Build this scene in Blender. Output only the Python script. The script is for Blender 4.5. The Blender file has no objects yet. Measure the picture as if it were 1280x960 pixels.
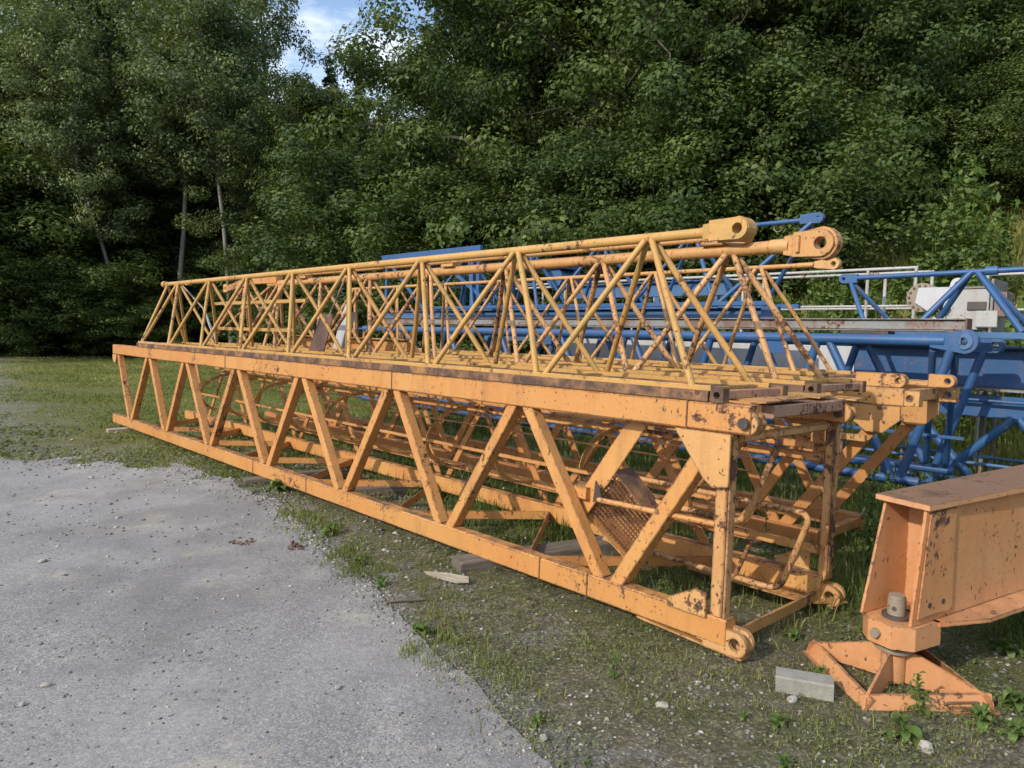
import bpy, math, random
import numpy as np
from mathutils import Vector, Matrix

R = math.radians
sc = bpy.context.scene
COL = sc.collection
random.seed(7)
RNG = np.random.default_rng(11)

# ------------------------------------------------------------------ camera
cam = bpy.data.cameras.new('camera')
cam.sensor_width = 36.0
cam.lens = 908.0 / 1280.0 * 36.0
cam.clip_start = 0.05
cam.clip_end = 3000.0
camo = bpy.data.objects.new('camera', cam)
camo.location = (0, 0, 1.6)
camo.rotation_euler = (R(90 - 5.285), 0, 0)
COL.objects.link(camo)
sc.camera = camo

# ------------------------------------------------------------------ light
SUN_AZ, SUN_EL = 228.0, 32.0           # azimuth clockwise from +Y
SUN_STRENGTH, SKY_STRENGTH, EXPOSURE = 2.2, 0.15, 0.70
saz, sel = R(SUN_AZ), R(SUN_EL)
sdir = Vector((math.sin(saz) * math.cos(sel), math.cos(saz) * math.cos(sel), math.sin(sel)))
sun = bpy.data.lights.new('sun', 'SUN')
sun.energy = SUN_STRENGTH
sun.angle = R(0.6)
sun.color = (1.0, 0.89, 0.74)
suno = bpy.data.objects.new('sun', sun)
suno.rotation_euler = sdir.to_track_quat('Z', 'Y').to_euler()
suno.location = sdir * 60
COL.objects.link(suno)

world = bpy.data.worlds.new('World')
sc.world = world
world.use_nodes = True
wn, wl = world.node_tree.nodes, world.node_tree.links
bg = wn['Background']
bg.inputs[1].default_value = SKY_STRENGTH
sky = wn.new('ShaderNodeTexSky')
sky.sky_type = 'NISHITA'
sky.sun_disc = False
sky.sun_elevation = sel
sky.sun_rotation = saz
tc = wn.new('ShaderNodeTexCoord')
mp = wn.new('ShaderNodeMapping')
mp.inputs['Scale'].default_value = (1.0, 1.0, 2.6)
mp.inputs['Location'].default_value = (0.35, 0.1, 0.0)
wl.new(tc.outputs['Generated'], mp.inputs['Vector'])
cn = wn.new('ShaderNodeTexNoise')
cn.inputs['Scale'].default_value = 4.2
cn.inputs['Detail'].default_value = 7
cn.inputs['Roughness'].default_value = 0.58
wl.new(mp.outputs[0], cn.inputs['Vector'])
cr = wn.new('ShaderNodeValToRGB')
cr.color_ramp.elements[0].position = 0.44
cr.color_ramp.elements[1].position = 0.68
wl.new(cn.outputs[0], cr.inputs[0])
cm = wn.new('ShaderNodeMix')
cm.data_type = 'RGBA'
cm.inputs['B'].default_value = (7.0, 7.1, 7.4, 1)
wl.new(cr.outputs[0], cm.inputs['Factor'])
wl.new(sky.outputs[0], cm.inputs['A'])
wl.new(cm.outputs['Result'], bg.inputs[0])

sc.view_settings.view_transform = 'Standard'
sc.view_settings.look = 'None'
sc.view_settings.exposure = EXPOSURE
sc.view_settings.gamma = 1.0
sc.view_settings.use_curve_mapping = False
sc.render.engine = 'CYCLES'
sc.cycles.max_bounces = 6
sc.cycles.diffuse_bounces = 3
sc.cycles.glossy_bounces = 2
sc.cycles.transmission_bounces = 3
sc.cycles.transparent_max_bounces = 4

# ------------------------------------------------------------------ the yard's frame
# u runs along the stacked crane sections (away from the camera), v across them.
UX, UY = -0.68399, 0.72949
VX, VY = 0.72949, 0.68399
OX, OY = 1.06336, 3.19839
TILT = 0.042
ANG = math.atan2(UY, UX)


def sstep(x, a, b):
    t = np.clip((np.asarray(x, float) - a) / (b - a), 0, 1)
    return t * t * (3 - 2 * t)


def uv_of(x, y):
    dx, dy = np.asarray(x, float) - OX, np.asarray(y, float) - OY
    return dx * UX + dy * UY, dx * VX + dy * VY


_perm = np.random.default_rng(3).random((256, 256))


def vnoise(x, y):
    x = np.asarray(x, float); y = np.asarray(y, float)
    xi = np.floor(x).astype(int); yi = np.floor(y).astype(int)
    fx = x - xi; fy = y - yi
    fx = fx * fx * (3 - 2 * fx); fy = fy * fy * (3 - 2 * fy)
    g = lambda a, b: _perm[a % 256, b % 256]
    return ((g(xi, yi) * (1 - fx) + g(xi + 1, yi) * fx) * (1 - fy)
            + (g(xi, yi + 1) * (1 - fx) + g(xi + 1, yi + 1) * fx) * fy)


def fbm(x, y, o=3):
    s, a, t = 0, 1.0, 0
    for k in range(o):
        s = s + a * vnoise(np.asarray(x) * 2 ** k + 17 * k, np.asarray(y) * 2 ** k + 5 * k)
        t += a; a *= 0.5
    return s / t


ROAD_EDGE = [(0.62, 1.6), (0.14, 2.45), (-0.03, 2.76), (-0.18, 3.08), (-0.3, 3.23), (-0.6, 3.77), (-0.94, 4.37),
             (-1.38, 5.1), (-1.71, 5.62), (-2.22, 6.39), (-2.76, 7.03), (-3.1, 7.48), (-3.7, 7.75), (-4.28, 7.86),
             (-5.84, 8.18), (-8.0, 8.7), (-12.0, 9.3), (-20.0, 10.2), (-40.0, 11.5)]


_rj = random.Random(77)


def road_poly():
    pts = []
    for a, b in zip(ROAD_EDGE[:-1], ROAD_EDGE[1:]):
        n = max(2, int(math.hypot(b[0] - a[0], b[1] - a[1]) / (0.03 if a[1] < 6 else .09)))
        n = min(n, 90)
        for k in range(n):
            t = k / n
            x, y = a[0] + (b[0] - a[0]) * t, a[1] + (b[1] - a[1]) * t
            far = min(1.0, max(0.0, (-x - 1.5) / 2.5))
            am = 0.06 + 0.50 * far
            n1, n2 = float(fbm(x * 2.6 + 9, y * 2.6, 5)) - .5, float(fbm(x * 2.6 + 40, y * 2.6 + 7, 5)) - .5
            x += am * n1 * 1.5
            y += am * n2 * 1.9
            if y < 12 and x > -14:
                jit = .010 + .018 * far
                x += jit * (2 * _rj.random() - 1); y += jit * (2 * _rj.random() - 1)
            pts.append((x, y))
    pts += [(-40, 11.5), (-60, 11.5), (-60, -30), (8, -30), (2.2, -1.5)]
    return pts


RPOLY = np.array(road_poly())


def in_road(x, y, grow=0.0):
    x = np.asarray(x, float); y = np.asarray(y, float)
    c = np.zeros(x.shape, bool)
    P = RPOLY
    j = len(P) - 1
    for i in range(len(P)):
        xi, yi = P[i]; xj, yj = P[j]
        if yi != yj:
            m = ((yi > y) != (yj > y)) & (x < (xj - xi) * (y - yi) / (yj - yi) + xi)
            c ^= m
        j = i
    return c


def ground_h(x, y):
    u, v = uv_of(x, y)
    h = -TILT * np.clip(v, 0, 7.5)
    w = 1 - sstep(u, 5, 17)
    s = np.clip(v - 8.2, 0, 16)
    h = h + w * 0.44 * s * sstep(s, 0, 2.2)
    # far wooded slope
    d = np.hypot(x, y)
    h = h + np.clip(d - 42, 0, 200) * 0.28
    # small unevenness off the road
    m = sstep(u, -6, -3) * sstep(v, -1.7, -0.4)
    h = h + 0.03 * (fbm(np.asarray(x) * 1.3, np.asarray(y) * 1.3, 3) - 0.58) * np.clip(m, 0, 1)
    return h - 0.003


def gh(x, y):
    return float(ground_h(np.array([x]), np.array([y]))[0])


# ------------------------------------------------------------------ object helpers
def link(o, parent=None):
    COL.objects.link(o)
    if parent is not None:
        o.parent = parent
    return o


def tag(o, label=None, cat=None, group=None, kind=None):
    if label: o['label'] = label
    if cat: o['category'] = cat
    if group: o['group'] = group
    if kind: o['kind'] = kind
    return o


def thing(name, label, cat, loc=(0, 0, 0), rot=(0, 0, 0), group=None):
    o = bpy.data.objects.new(name, None)
    o.empty_display_size = 0.2
    o.location = loc
    o.rotation_euler = rot
    link(o)
    return tag(o, label, cat, group)


def copy_tree(o, parent=None):
    c = o.copy()
    link(c)
    if parent is not None:
        c.parent = parent
    for ch in o.children:
        copy_tree(ch, c)
    return c


class MB:
    """collects vertices and faces for one mesh"""
    def __init__(s):
        s.v, s.f, s.sm = [], [], []

    def add(s, vs, fs, smooth=False):
        b = len(s.v)
        s.v += [tuple(p) for p in vs]
        s.f += [tuple(b + i for i in f) for f in fs]
        s.sm += [smooth] * len(fs)

    def build(s, name, mat, parent=None):
        me = bpy.data.meshes.new(name)
        me.from_pydata(s.v, [], s.f)
        me.polygons.foreach_set('use_smooth', s.sm)
        me.materials.append(mat)
        me.update()
        return link(bpy.data.objects.new(name, me), parent)

    # a straight bar of chamfered rectangular section
    def bar(s, p0, p1, w, h, up=(0, 0, 1), ch=0.004):
        p0, p1 = Vector(p0), Vector(p1)
        d = (p1 - p0).normalized()
        up = Vector(up)
        if abs(d.dot(up.normalized())) > 0.98:
            up = Vector((1, 0, 0)) if abs(d.x) < .9 else Vector((0, 1, 0))
        a = d.cross(up).normalized()
        b = a.cross(d).normalized()
        w, h = w / 2, h / 2
        c = min(ch, w * .6, h * .6)
        prof = [(w - c, -h), (w, -h + c), (w, h - c), (w - c, h), (-w + c, h), (-w, h - c), (-w, -h + c), (-w + c, -h)]
        vs = [p0 + a * x + b * y for x, y in prof] + [p1 + a * x + b * y for x, y in prof]
        fs = [(i, (i + 1) % 8, 8 + (i + 1) % 8, 8 + i) for i in range(8)] + [tuple(range(7, -1, -1)), tuple(range(8, 16))]
        s.add(vs, fs)
        return s

    def tube(s, p0, p1, r, n=14, r1=None):
        return s.sweep([p0, p1], r, n, r1)

    def sweep(s, pts, r, n=10, r1=None, caps=True):
        pts = [Vector(p) for p in pts]
        m = len(pts)
        up = Vector((0, 0, 1))
        rings = []
        prev_a = None
        for i, p in enumerate(pts):
            d = (pts[min(i + 1, m - 1)] - pts[max(i - 1, 0)]).normalized()
            if prev_a is None:
                ref = up if abs(d.z) < .95 else Vector((1, 0, 0))
                a = d.cross(ref).normalized()
            else:
                a = (prev_a - d * prev_a.dot(d)).normalized()
            prev_a = a
            b = d.cross(a)
            rr = r if not isinstance(r, (list, tuple)) else r[i]
            if r1 is not None and not isinstance(r, (list, tuple)):
                rr = r + (r1 - r) * i / (m - 1)
            rings.append([p + (a * math.cos(2 * math.pi * k / n) + b * math.sin(2 * math.pi * k / n)) * rr for k in range(n)])
        vs = [q for ring in rings for q in ring]
        fs = []
        for i in range(m - 1):
            for k in range(n):
                k2 = (k + 1) % n
                fs.append((i * n + k, i * n + k2, (i + 1) * n + k2, (i + 1) * n + k))
        s.add(vs, fs, True)
        if caps:
            s.add(rings[0], [tuple(range(n - 1, -1, -1))])
            s.add(rings[-1], [tuple(range(n))])
        return s

    def box(s, lo, hi, ch=0.004):
        lo, hi = (Vector([min(a, b) for a, b in zip(lo, hi)]), Vector([max(a, b) for a, b in zip(lo, hi)]))
        c = (lo + hi) / 2
        d = hi - lo
        ax = max(range(3), key=lambda i: d[i])
        e = Vector([0, 0, 0]); e[ax] = d[ax] / 2
        o = [i for i in range(3) if i != ax]
        up = Vector([0, 0, 0]); up[o[1]] = 1
        return s.bar(c - e, c + e, d[o[0]], d[o[1]], up, ch)

    # plate: closed outline of points in a plane, thickened along n
    def plate(s, pts, n, t):
        n = Vector(n).normalized() * t
        m = len(pts)
        a = [Vector(p) for p in pts]
        b = [p + n for p in a]
        s.add(a + b, [tuple(range(m - 1, -1, -1)), tuple(range(m, 2 * m))] +
              [(i, (i + 1) % m, m + (i + 1) % m, m + i) for i in range(m)])
        return s

    # plate with a round hole; outline given in 2-D about the hole centre, mapped by origin + x*ex + y*ey
    def lug(s, outline, r, origin, ex, ey, t, n=28):
        origin, ex, ey = Vector(origin), Vector(ex), Vector(ey)
        nz = ex.cross(ey).normalized() * (t / 2)
        angs = set(2 * math.pi * k / n for k in range(n))
        for x, y in outline:
            angs.add(math.atan2(y, x) % (2 * math.pi))
        angs = sorted(angs)
        out = []
        m = len(outline)
        for a in angs:
            dx, dy = math.cos(a), math.sin(a)
            best = None
            for i in range(m):
                x0, y0 = outline[i]; x1, y1 = outline[(i + 1) % m]
                ex_, ey_ = x1 - x0, y1 - y0
                den = dx * ey_ - dy * ex_
                if abs(den) < 1e-12: continue
                tt = (x0 * ey_ - y0 * ex_) / den
                uu = (x0 * dy - y0 * dx) / den
                if tt > 0 and -1e-6 <= uu <= 1 + 1e-6:
                    best = tt if best is None else min(best, tt)
            best = best or r * 1.5
            out.append((dx * best, dy * best, dx * r, dy * r))
        k = len(out)
        vs = []
        for sgn in (1, -1):
            for o in out: vs.append(origin + ex * o[0] + ey * o[1] + nz * sgn)
            for o in out: vs.append(origin + ex * o[2] + ey * o[3] + nz * sgn)
        fs = []
        for i in range(k):
            j = (i + 1) % k
            fs.append((i, j, k + j, k + i))
            fs.append((2 * k + j, 2 * k + i, 3 * k + i, 3 * k + j))
            fs.append((j, i, 2 * k + i, 2 * k + j))
            fs.append((k + i, k + j, 3 * k + j, 3 * k + i))
        s.add(vs, fs)
        return s


def L(u, v, z):
    """yard coordinates (along, across, up) in a stacked section's own frame"""
    return Vector((u, -v, z))


def Wd(u, v, z):
    """same point in world coordinates"""
    ct, st = math.cos(TILT), math.sin(TILT)
    x = OX + UX * u + VX * (v * ct + z * st)
    y = OY + UY * u + VY * (v * ct + z * st)
    return Vector((x, y, -v * st + z * ct))


YROT = (TILT, 0, ANG)


def yard_thing(name, label, cat, group=None):
    return thing(name, label, cat, (OX, OY, 0), YROT, group)


# ------------------------------------------------------------------ materials
def nodes_of(name):
    m = bpy.data.materials.new(name)
    m.use_nodes = True
    nt = m.node_tree
    return m, nt.nodes, nt.links, nt.nodes['Principled BSDF']


def N(n, kind, **kw):
    x = n.new(kind)
    for k, v in kw.items():
        if k in x.inputs:
            x.inputs[k].default_value = v
        else:
            setattr(x, k, v)
    return x


def ramp(n, pts):
    r = n.new('ShaderNodeValToRGB')
    e = r.color_ramp.elements
    while len(e) < len(pts): e.new(0.5)
    for i, (p, c) in enumerate(pts):
        e[i].position = p
        e[i].color = (*c, 1) if len(c) == 3 else c
    return r


def mixc(n, l, fac, a, b, blend='MIX'):
    m = n.new('ShaderNodeMix')
    m.data_type = 'RGBA'
    m.blend_type = blend
    for s, val in (('Factor', fac), ('A', a), ('B', b)):
        if hasattr(val, 'links') or hasattr(val, 'is_linked'):
            l.new(val, m.inputs[s])
        elif s == 'Factor':
            m.inputs['Factor'].default_value = val
        else:
            m.inputs[s].default_value = (*val, 1)
    return m.outputs['Result']


def math_(n, l, op, a, b=0.0, clamp=False):
    m = n.new('ShaderNodeMath')
    m.operation = op
    m.use_clamp = clamp
    for i, val in enumerate((a, b)):
        if hasattr(val, 'is_linked'):
            l.new(val, m.inputs[i])
        else:
            m.inputs[i].default_value = val
    return m.outputs[0]


def paint(name, base, var, chip=0.5, dirt=0.5, algae=0.0, rough=0.5, edge=0.006, rustlight=(0.16, 0.075, 0.04), grime=0.3, patch=1.1, sharp=.2, mid=.5, topfull=0.0):
    """old enamel over steel: tone drift, grime streaks, chips down to rust, worn edges, dust on top"""
    m, n, l, p = nodes_of(name)
    tcn = n.new('ShaderNodeTexCoord')
    oi = n.new('ShaderNodeObjectInfo')
    add = n.new('ShaderNodeVectorMath'); add.operation = 'ADD'
    l.new(tcn.outputs['Object'], add.inputs[0])
    sc_ = n.new('ShaderNodeVectorMath'); sc_.operation = 'SCALE'
    comb = n.new('ShaderNodeCombineXYZ')
    l.new(oi.outputs['Random'], comb.inputs[0]); l.new(oi.outputs['Random'], comb.inputs[2])
    l.new(comb.outputs[0], sc_.inputs[0]); sc_.inputs['Scale'].default_value = 37.0
    l.new(sc_.outputs[0], add.inputs[1])
    co = add.outputs[0]

    def noise(scale, detail=4, rough_=0.55, vec=co):
        t = N(n, 'ShaderNodeTexNoise', Scale=scale, Detail=detail, Roughness=rough_)
        l.new(vec, t.inputs['Vector'])
        return t.outputs[0]
    big = noise(patch, 6, .65)
    fine = noise(60, 3, .6)
    tone = ramp(n, [(mid - sharp, (0, 0, 0)), (mid + sharp, (1, 1, 1))])
    l.new(big, tone.inputs[0])
    c = mixc(n, l, tone.outputs[0], base, var)
    rnd = math_(n, l, 'MULTIPLY', oi.outputs['Random'], 0.30)
    c = mixc(n, l, rnd, c, tuple(x * 0.78 for x in base))
    # fine mottling of chalked paint
    mot = ramp(n, [(0.35, (0.91, 0.91, 0.91)), (0.65, (1, 1, 1))])
    l.new(fine, mot.inputs[0])
    c = mixc(n, l, 1.0, c, mot.outputs[0], 'MULTIPLY')
    # run-off grime: noise stretched along the vertical
    mpg = n.new('ShaderNodeMapping'); mpg.inputs['Scale'].default_value = (11, 11, 1.1)
    l.new(co, mpg.inputs['Vector'])
    g = noise(1.0, 5, .6, mpg.outputs[0])
    gr = ramp(n, [(0.50, (0, 0, 0)), (0.80, (1, 1, 1))])
    l.new(g, gr.inputs[0])
    c = mixc(n, l, math_(n, l, 'MULTIPLY', gr.outputs[0], grime), c, (0.22, 0.11, 0.045))
    if algae > 0:
        al = noise(3.3, 6, .65)
        ar = ramp(n, [(0.48, (0, 0, 0)), (0.66, (1, 1, 1))])
        l.new(al, ar.inputs[0])
        c = mixc(n, l, math_(n, l, 'MULTIPLY', ar.outputs[0], algae), c, (0.26, 0.22, 0.06))
    # chips: flakes in clusters, scattered specks, worn edges
    area = noise(2.4, 4, .6)
    flake = noise(21, 8, .72)
    mps = n.new('ShaderNodeMapping'); mps.inputs['Scale'].default_value = (1, 1, .7)
    l.new(co, mps.inputs['Vector'])
    speck = noise(47, 3, .55, mps.outputs[0])
    geo = n.new('ShaderNodeNewGeometry')
    bev = n.new('ShaderNodeBevel'); bev.samples = 4; bev.inputs['Radius'].default_value = edge
    dt = n.new('ShaderNodeVectorMath'); dt.operation = 'DOT_PRODUCT'
    l.new(bev.outputs[0], dt.inputs[0]); l.new(geo.outputs['True Normal'], dt.inputs[1])
    ew = math_(n, l, 'MINIMUM', math_(n, l, 'MULTIPLY', math_(n, l, 'SUBTRACT', 1.0, dt.outputs['Value']), 0.8), 0.11)
    f1 = math_(n, l, 'ADD', math_(n, l, 'MULTIPLY', flake, 0.55), math_(n, l, 'MULTIPLY', area, 0.55))
    f2 = math_(n, l, 'ADD', math_(n, l, 'MULTIPLY', speck, 0.80), math_(n, l, 'MULTIPLY', area, 0.30))
    cmb = math_(n, l, 'ADD', math_(n, l, 'MAXIMUM', f1, math_(n, l, 'SUBTRACT', f2, 0.035)), math_(n, l, 'MULTIPLY', ew, 0.4 + chip))
    lo = 0.715 - 0.085 * chip
    chm = ramp(n, [(lo, (0, 0, 0)), (lo + 0.010, (1, 1, 1))])
    l.new(cmb, chm.inputs[0])
    halo = ramp(n, [(lo - 0.05, (0, 0, 0)), (lo, (1, 1, 1))])
    l.new(cmb, halo.inputs[0])
    rn = noise(25, 5, .6)
    rc = ramp(n, [(0.35, (0.035, 0.022, 0.018)), (0.6, rustlight)])
    l.new(rn, rc.inputs[0])
    c = mixc(n, l, math_(n, l, 'MULTIPLY', halo.outputs[0], 0.28), c, (0.38, 0.17, 0.06))
    # dust and rust lying on upward faces
    sep = n.new('ShaderNodeSeparateXYZ'); l.new(geo.outputs['Normal'], sep.inputs[0])
    upm = ramp(n, [(0.80, (0, 0, 0)), (0.95, (1, 1, 1))]); l.new(sep.outputs[2], upm.inputs[0])
    dn = ramp(n, [(0.40, (0, 0, 0)), (0.60, (1, 1, 1))]); l.new(noise(7, 6, .65), dn.inputs[0])
    dm = math_(n, l, 'MULTIPLY', math_(n, l, 'MULTIPLY', upm.outputs[0], math_(n, l, 'MAXIMUM', dn.outputs[0], topfull)), dirt, True)
    c = mixc(n, l, dm, c, (0.10, 0.066, 0.048))
    c = mixc(n, l, chm.outputs[0], c, rc.outputs[0])
    l.new(c, p.inputs['Base Color'])
    rr = N(n, 'ShaderNodeMapRange'); l.new(chm.outputs[0], rr.inputs[0])
    rr.inputs['To Min'].default_value = rough; rr.inputs['To Max'].default_value = 0.9
    l.new(rr.outputs[0], p.inputs['Roughness'])
    bp = N(n, 'ShaderNodeBump', Strength=0.28, Distance=0.002)
    hh = math_(n, l, 'SUBTRACT', math_(n, l, 'MULTIPLY', fine, 0.35), math_(n, l, 'MULTIPLY', chm.outputs[0], 0.7))
    l.new(hh, bp.inputs['Height'])
    l.new(bp.outputs[0], p.inputs['Normal'])
    return m


M_ORANGE = paint('orange_paint', (0.56, 0.235, 0.066), (0.60, 0.335, 0.112), chip=0.93, dirt=0.85, grime=0.5, edge=.013)
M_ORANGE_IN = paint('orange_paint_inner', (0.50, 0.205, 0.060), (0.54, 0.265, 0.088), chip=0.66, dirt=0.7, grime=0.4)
M_YELLOW = paint('yellow_orange_paint', (0.50, 0.265, 0.066), (0.56, 0.335, 0.105), chip=0.66, dirt=0.25, algae=0.6)
M_ORANGE2 = paint('orange_paint_worn', (0.54, 0.265, 0.082), (0.60, 0.36, 0.145), chip=0.86, dirt=0.3, algae=0.15, grime=0.5, edge=.012)
M_ORANGE3 = paint('orange_paint_chipped', (0.54, 0.265, 0.092), (0.62, 0.38, 0.17), chip=1.12, dirt=0.4, grime=0.5, edge=.014)
M_BASE = paint('yellow_paint_rust_topped', (0.50, 0.265, 0.066), (0.56, 0.335, 0.105), chip=0.75, dirt=1.0, topfull=.93, algae=.4)
M_RUSTY = paint('rusted_paint', (0.078, 0.050, 0.038), (0.40, 0.205, 0.085), chip=0.85, dirt=0.9, patch=5.0, sharp=.10, mid=.54)
M_PINK = paint('faded_paint', (0.56, 0.24, 0.090), (0.60, 0.33, 0.165), chip=0.62, dirt=0.35, grime=0.3, edge=.012, patch=2.2)
M_PALE = paint('bleached_paint', (0.36, 0.21, 0.15), (0.50, 0.30, 0.19), chip=0.95, dirt=0.3, patch=4.0)
M_FLANGE = paint('rust_topped_paint', (0.58, 0.27, 0.115), (0.62, 0.36, 0.20), chip=0.75, dirt=0.92, topfull=.82)
M_PINKTOP = paint('faded_rusty_paint', (0.30, 0.16, 0.10), (0.44, 0.25, 0.17), chip=0.55, dirt=0.35)
M_BLUE = paint('blue_paint', (0.021, 0.088, 0.235), (0.038, 0.125, 0.295), chip=0.30, dirt=0.4, grime=0.25, rough=0.42)
M_BLUE_DULL = paint('dull_blue_paint', (0.035, 0.115, 0.26), (0.07, 0.17, 0.33), chip=0.35, dirt=0.4, grime=0.2)
M_GREY = paint('grey_steel', (0.24, 0.26, 0.265), (0.15, 0.085, 0.06), chip=1.0, dirt=0.6, patch=2.6, sharp=.08, mid=.54)
M_WHITE = paint('white_paint', (0.52, 0.54, 0.56), (0.42, 0.44, 0.46), chip=0.05, dirt=0.2, grime=0.2)
M_WHITE_OLD = paint('old_white_paint', (0.36, 0.37, 0.36), (0.50, 0.51, 0.50), chip=0.6, dirt=0.5)
M_RUST = paint('brown_rust', (0.075, 0.048, 0.038), (0.20, 0.105, 0.065), chip=0.4, dirt=0.4, patch=5.0, sharp=.15)
M_STEEL = paint('bare_steel', (0.25, 0.22, 0.17), (0.33, 0.29, 0.22), chip=0.6, dirt=0.4, rough=0.4)
M_DARK = paint('dark_greasy_steel', (0.045, 0.042, 0.042), (0.08, 0.07, 0.065), chip=0.2, dirt=0.3)


def wood_mat(name, a, b):
    m, n, l, p = nodes_of(name)
    tcn = n.new('ShaderNodeTexCoord')
    mpn = n.new('ShaderNodeMapping'); mpn.inputs['Scale'].default_value = (3, 34, 34)
    l.new(tcn.outputs['Object'], mpn.inputs[0])
    t = N(n, 'ShaderNodeTexNoise', Scale=1.5, Detail=8, Roughness=.65); l.new(mpn.outputs[0], t.inputs['Vector'])
    r = ramp(n, [(.3, a), (.7, b)]); l.new(t.outputs[0], r.inputs[0])
    l.new(r.outputs[0], p.inputs['Base Color'])
    p.inputs['Roughness'].default_value = .9
    bp = N(n, 'ShaderNodeBump', Strength=.6, Distance=.006); l.new(t.outputs[0], bp.inputs['Height'])
    l.new(bp.outputs[0], p.inputs['Normal'])
    return m


M_TIMBER = wood_mat('weathered_timber', (0.055, 0.047, 0.038), (0.20, 0.17, 0.135))
M_TIMBER_PALE = wood_mat('pale_weathered_wood', (0.20, 0.17, 0.12), (0.46, 0.41, 0.33))


def concrete_mat():
    m, n, l, p = nodes_of('concrete')
    tcn = n.new('ShaderNodeTexCoord')
    t = N(n, 'ShaderNodeTexNoise', Scale=14, Detail=8, Roughness=.7); l.new(tcn.outputs['Object'], t.inputs['Vector'])
    t2 = N(n, 'ShaderNodeTexVoronoi', Scale=160); l.new(tcn.outputs['Object'], t2.inputs['Vector'])
    r = ramp(n, [(.25, (0.17, 0.17, 0.145)), (.5, (0.26, 0.255, 0.22)), (.8, (0.34, 0.335, 0.30))]); l.new(t.outputs[0], r.inputs[0])
    l.new(r.outputs[0], p.inputs['Base Color']); p.inputs['Roughness'].default_value = .92
    bp = N(n, 'ShaderNodeBump', Strength=.5, Distance=.003); l.new(t2.outputs[0], bp.inputs['Height'])
    l.new(bp.outputs[0], p.inputs['Normal'])
    return m


M_CONCRETE = concrete_mat()


def stone_mat(k=1.0):
    m, n, l, p = nodes_of({1.0: 'stone', 1.25: 'pale_stone'}.get(k, 'road_stone'))
    oi = n.new('ShaderNodeNewGeometry')
    r = ramp(n, [(0, (0.09, 0.09, 0.092)), (.5, (0.17, 0.168, 0.16)), (.85, (0.26, 0.25, 0.23)), (1, (0.42, 0.41, 0.38))])
    l.new(oi.outputs['Random Per Island'], r.inputs[0])
    tcn = n.new('ShaderNodeTexCoord')
    t = N(n, 'ShaderNodeTexNoise', Scale=90, Detail=5); l.new(tcn.outputs['Object'], t.inputs['Vector'])
    rr = ramp(n, [(.3, (.75, .75, .75)), (.7, (1, 1, 1))]); l.new(t.outputs[0], rr.inputs[0])
    l.new(mixc(n, l, 1.0, mixc(n, l, 1.0, r.outputs[0], (k, k * .98, k * .92), 'MULTIPLY'), rr.outputs[0], 'MULTIPLY'), p.inputs['Base Color'])
    p.inputs['Roughness'].default_value = .85
    return m


M_STONE = stone_mat()
M_STONE_PALE = stone_mat(1.25)
M_STONE_ROAD = stone_mat(1.3)


def attr_leaf(name, pts, trans=0.25, rough=0.5, spec=0.25):
    """leaf colour from the per-leaf value 'tone', shifted a little per plant"""
    m, n, l, p = nodes_of(name)
    a = N(n, 'ShaderNodeAttribute', attribute_name='tone')
    oi = n.new('ShaderNodeObjectInfo')
    v = math_(n, l, 'ADD', a.outputs['Fac'], math_(n, l, 'MULTIPLY', math_(n, l, 'SUBTRACT', oi.outputs['Random'], .5), .34), True)
    r = ramp(n, pts); l.new(v, r.inputs[0])
    l.new(r.outputs[0], p.inputs['Base Color'])
    p.inputs['Roughness'].default_value = rough
    p.inputs['Specular IOR Level'].default_value = spec
    tr = n.new('ShaderNodeBsdfTranslucent')
    tcol = mixc(n, l, 1.0, r.outputs[0], (1.5, 1.45, 0.55), 'MULTIPLY')
    l.new(tcol, tr.inputs['Color'])
    mx = n.new('ShaderNodeMixShader'); mx.inputs[0].default_value = trans
    l.new(p.outputs[0], mx.inputs[1]); l.new(tr.outputs[0], mx.inputs[2])
    l.new(mx.outputs[0], n['Material Output'].inputs[0])
    return m


M_LEAF = attr_leaf('broad_leaf', [(0, (0.027, 0.050, 0.013)), (.5, (0.054, 0.090, 0.022)), (1, (0.115, 0.155, 0.045))])
M_LEAF2 = attr_leaf('olive_leaf', [(0, (0.034, 0.054, 0.014)), (.5, (0.070, 0.105, 0.028)), (1, (0.14, 0.175, 0.055))])
M_LEAF3 = attr_leaf('light_leaf', [(0, (0.036, 0.062, 0.014)), (.5, (0.074, 0.115, 0.026)), (1, (0.145, 0.19, 0.052))])
M_LEAF_HAZED = attr_leaf('pale_hazed_leaf', [(0, (0.070, 0.105, 0.044)), (.5, (0.125, 0.170, 0.068)), (1, (0.20, 0.245, 0.10))])  # grey-green leaf, lightened so its colour carries the hazy sun glow
M_NEEDLE = attr_leaf('needle', [(0, (0.030, 0.052, 0.030)), (1, (0.075, 0.11, 0.058))], trans=.05)
M_NEEDLE_DRY = attr_leaf('dry_needle', [(0, (0.030, 0.028, 0.024)), (1, (0.07, 0.062, 0.05))], trans=.05)
M_LAWN = attr_leaf('lawn_blade', [(0, (0.095, 0.13, 0.028)), (.5, (0.19, 0.225, 0.058)), (1, (0.38, 0.36, 0.15))], trans=.35)
M_COVER = attr_leaf('cover_leaf', [(0, (0.07, 0.10, 0.035)), (.5, (0.14, 0.175, 0.065)), (1, (0.27, 0.28, 0.13))], trans=.25)
M_WEED = attr_leaf('weed_leaf', [(0, (0.055, 0.095, 0.022)), (.5, (0.11, 0.175, 0.042)), (1, (0.21, 0.27, 0.08))], trans=.3)
M_GRASS = attr_leaf('grass_blade', [(0, (0.045, 0.078, 0.016)), (.45, (0.095, 0.145, 0.030)), (.8, (0.18, 0.205, 0.060)), (1, (0.34, 0.30, 0.14))], trans=.3)


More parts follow.
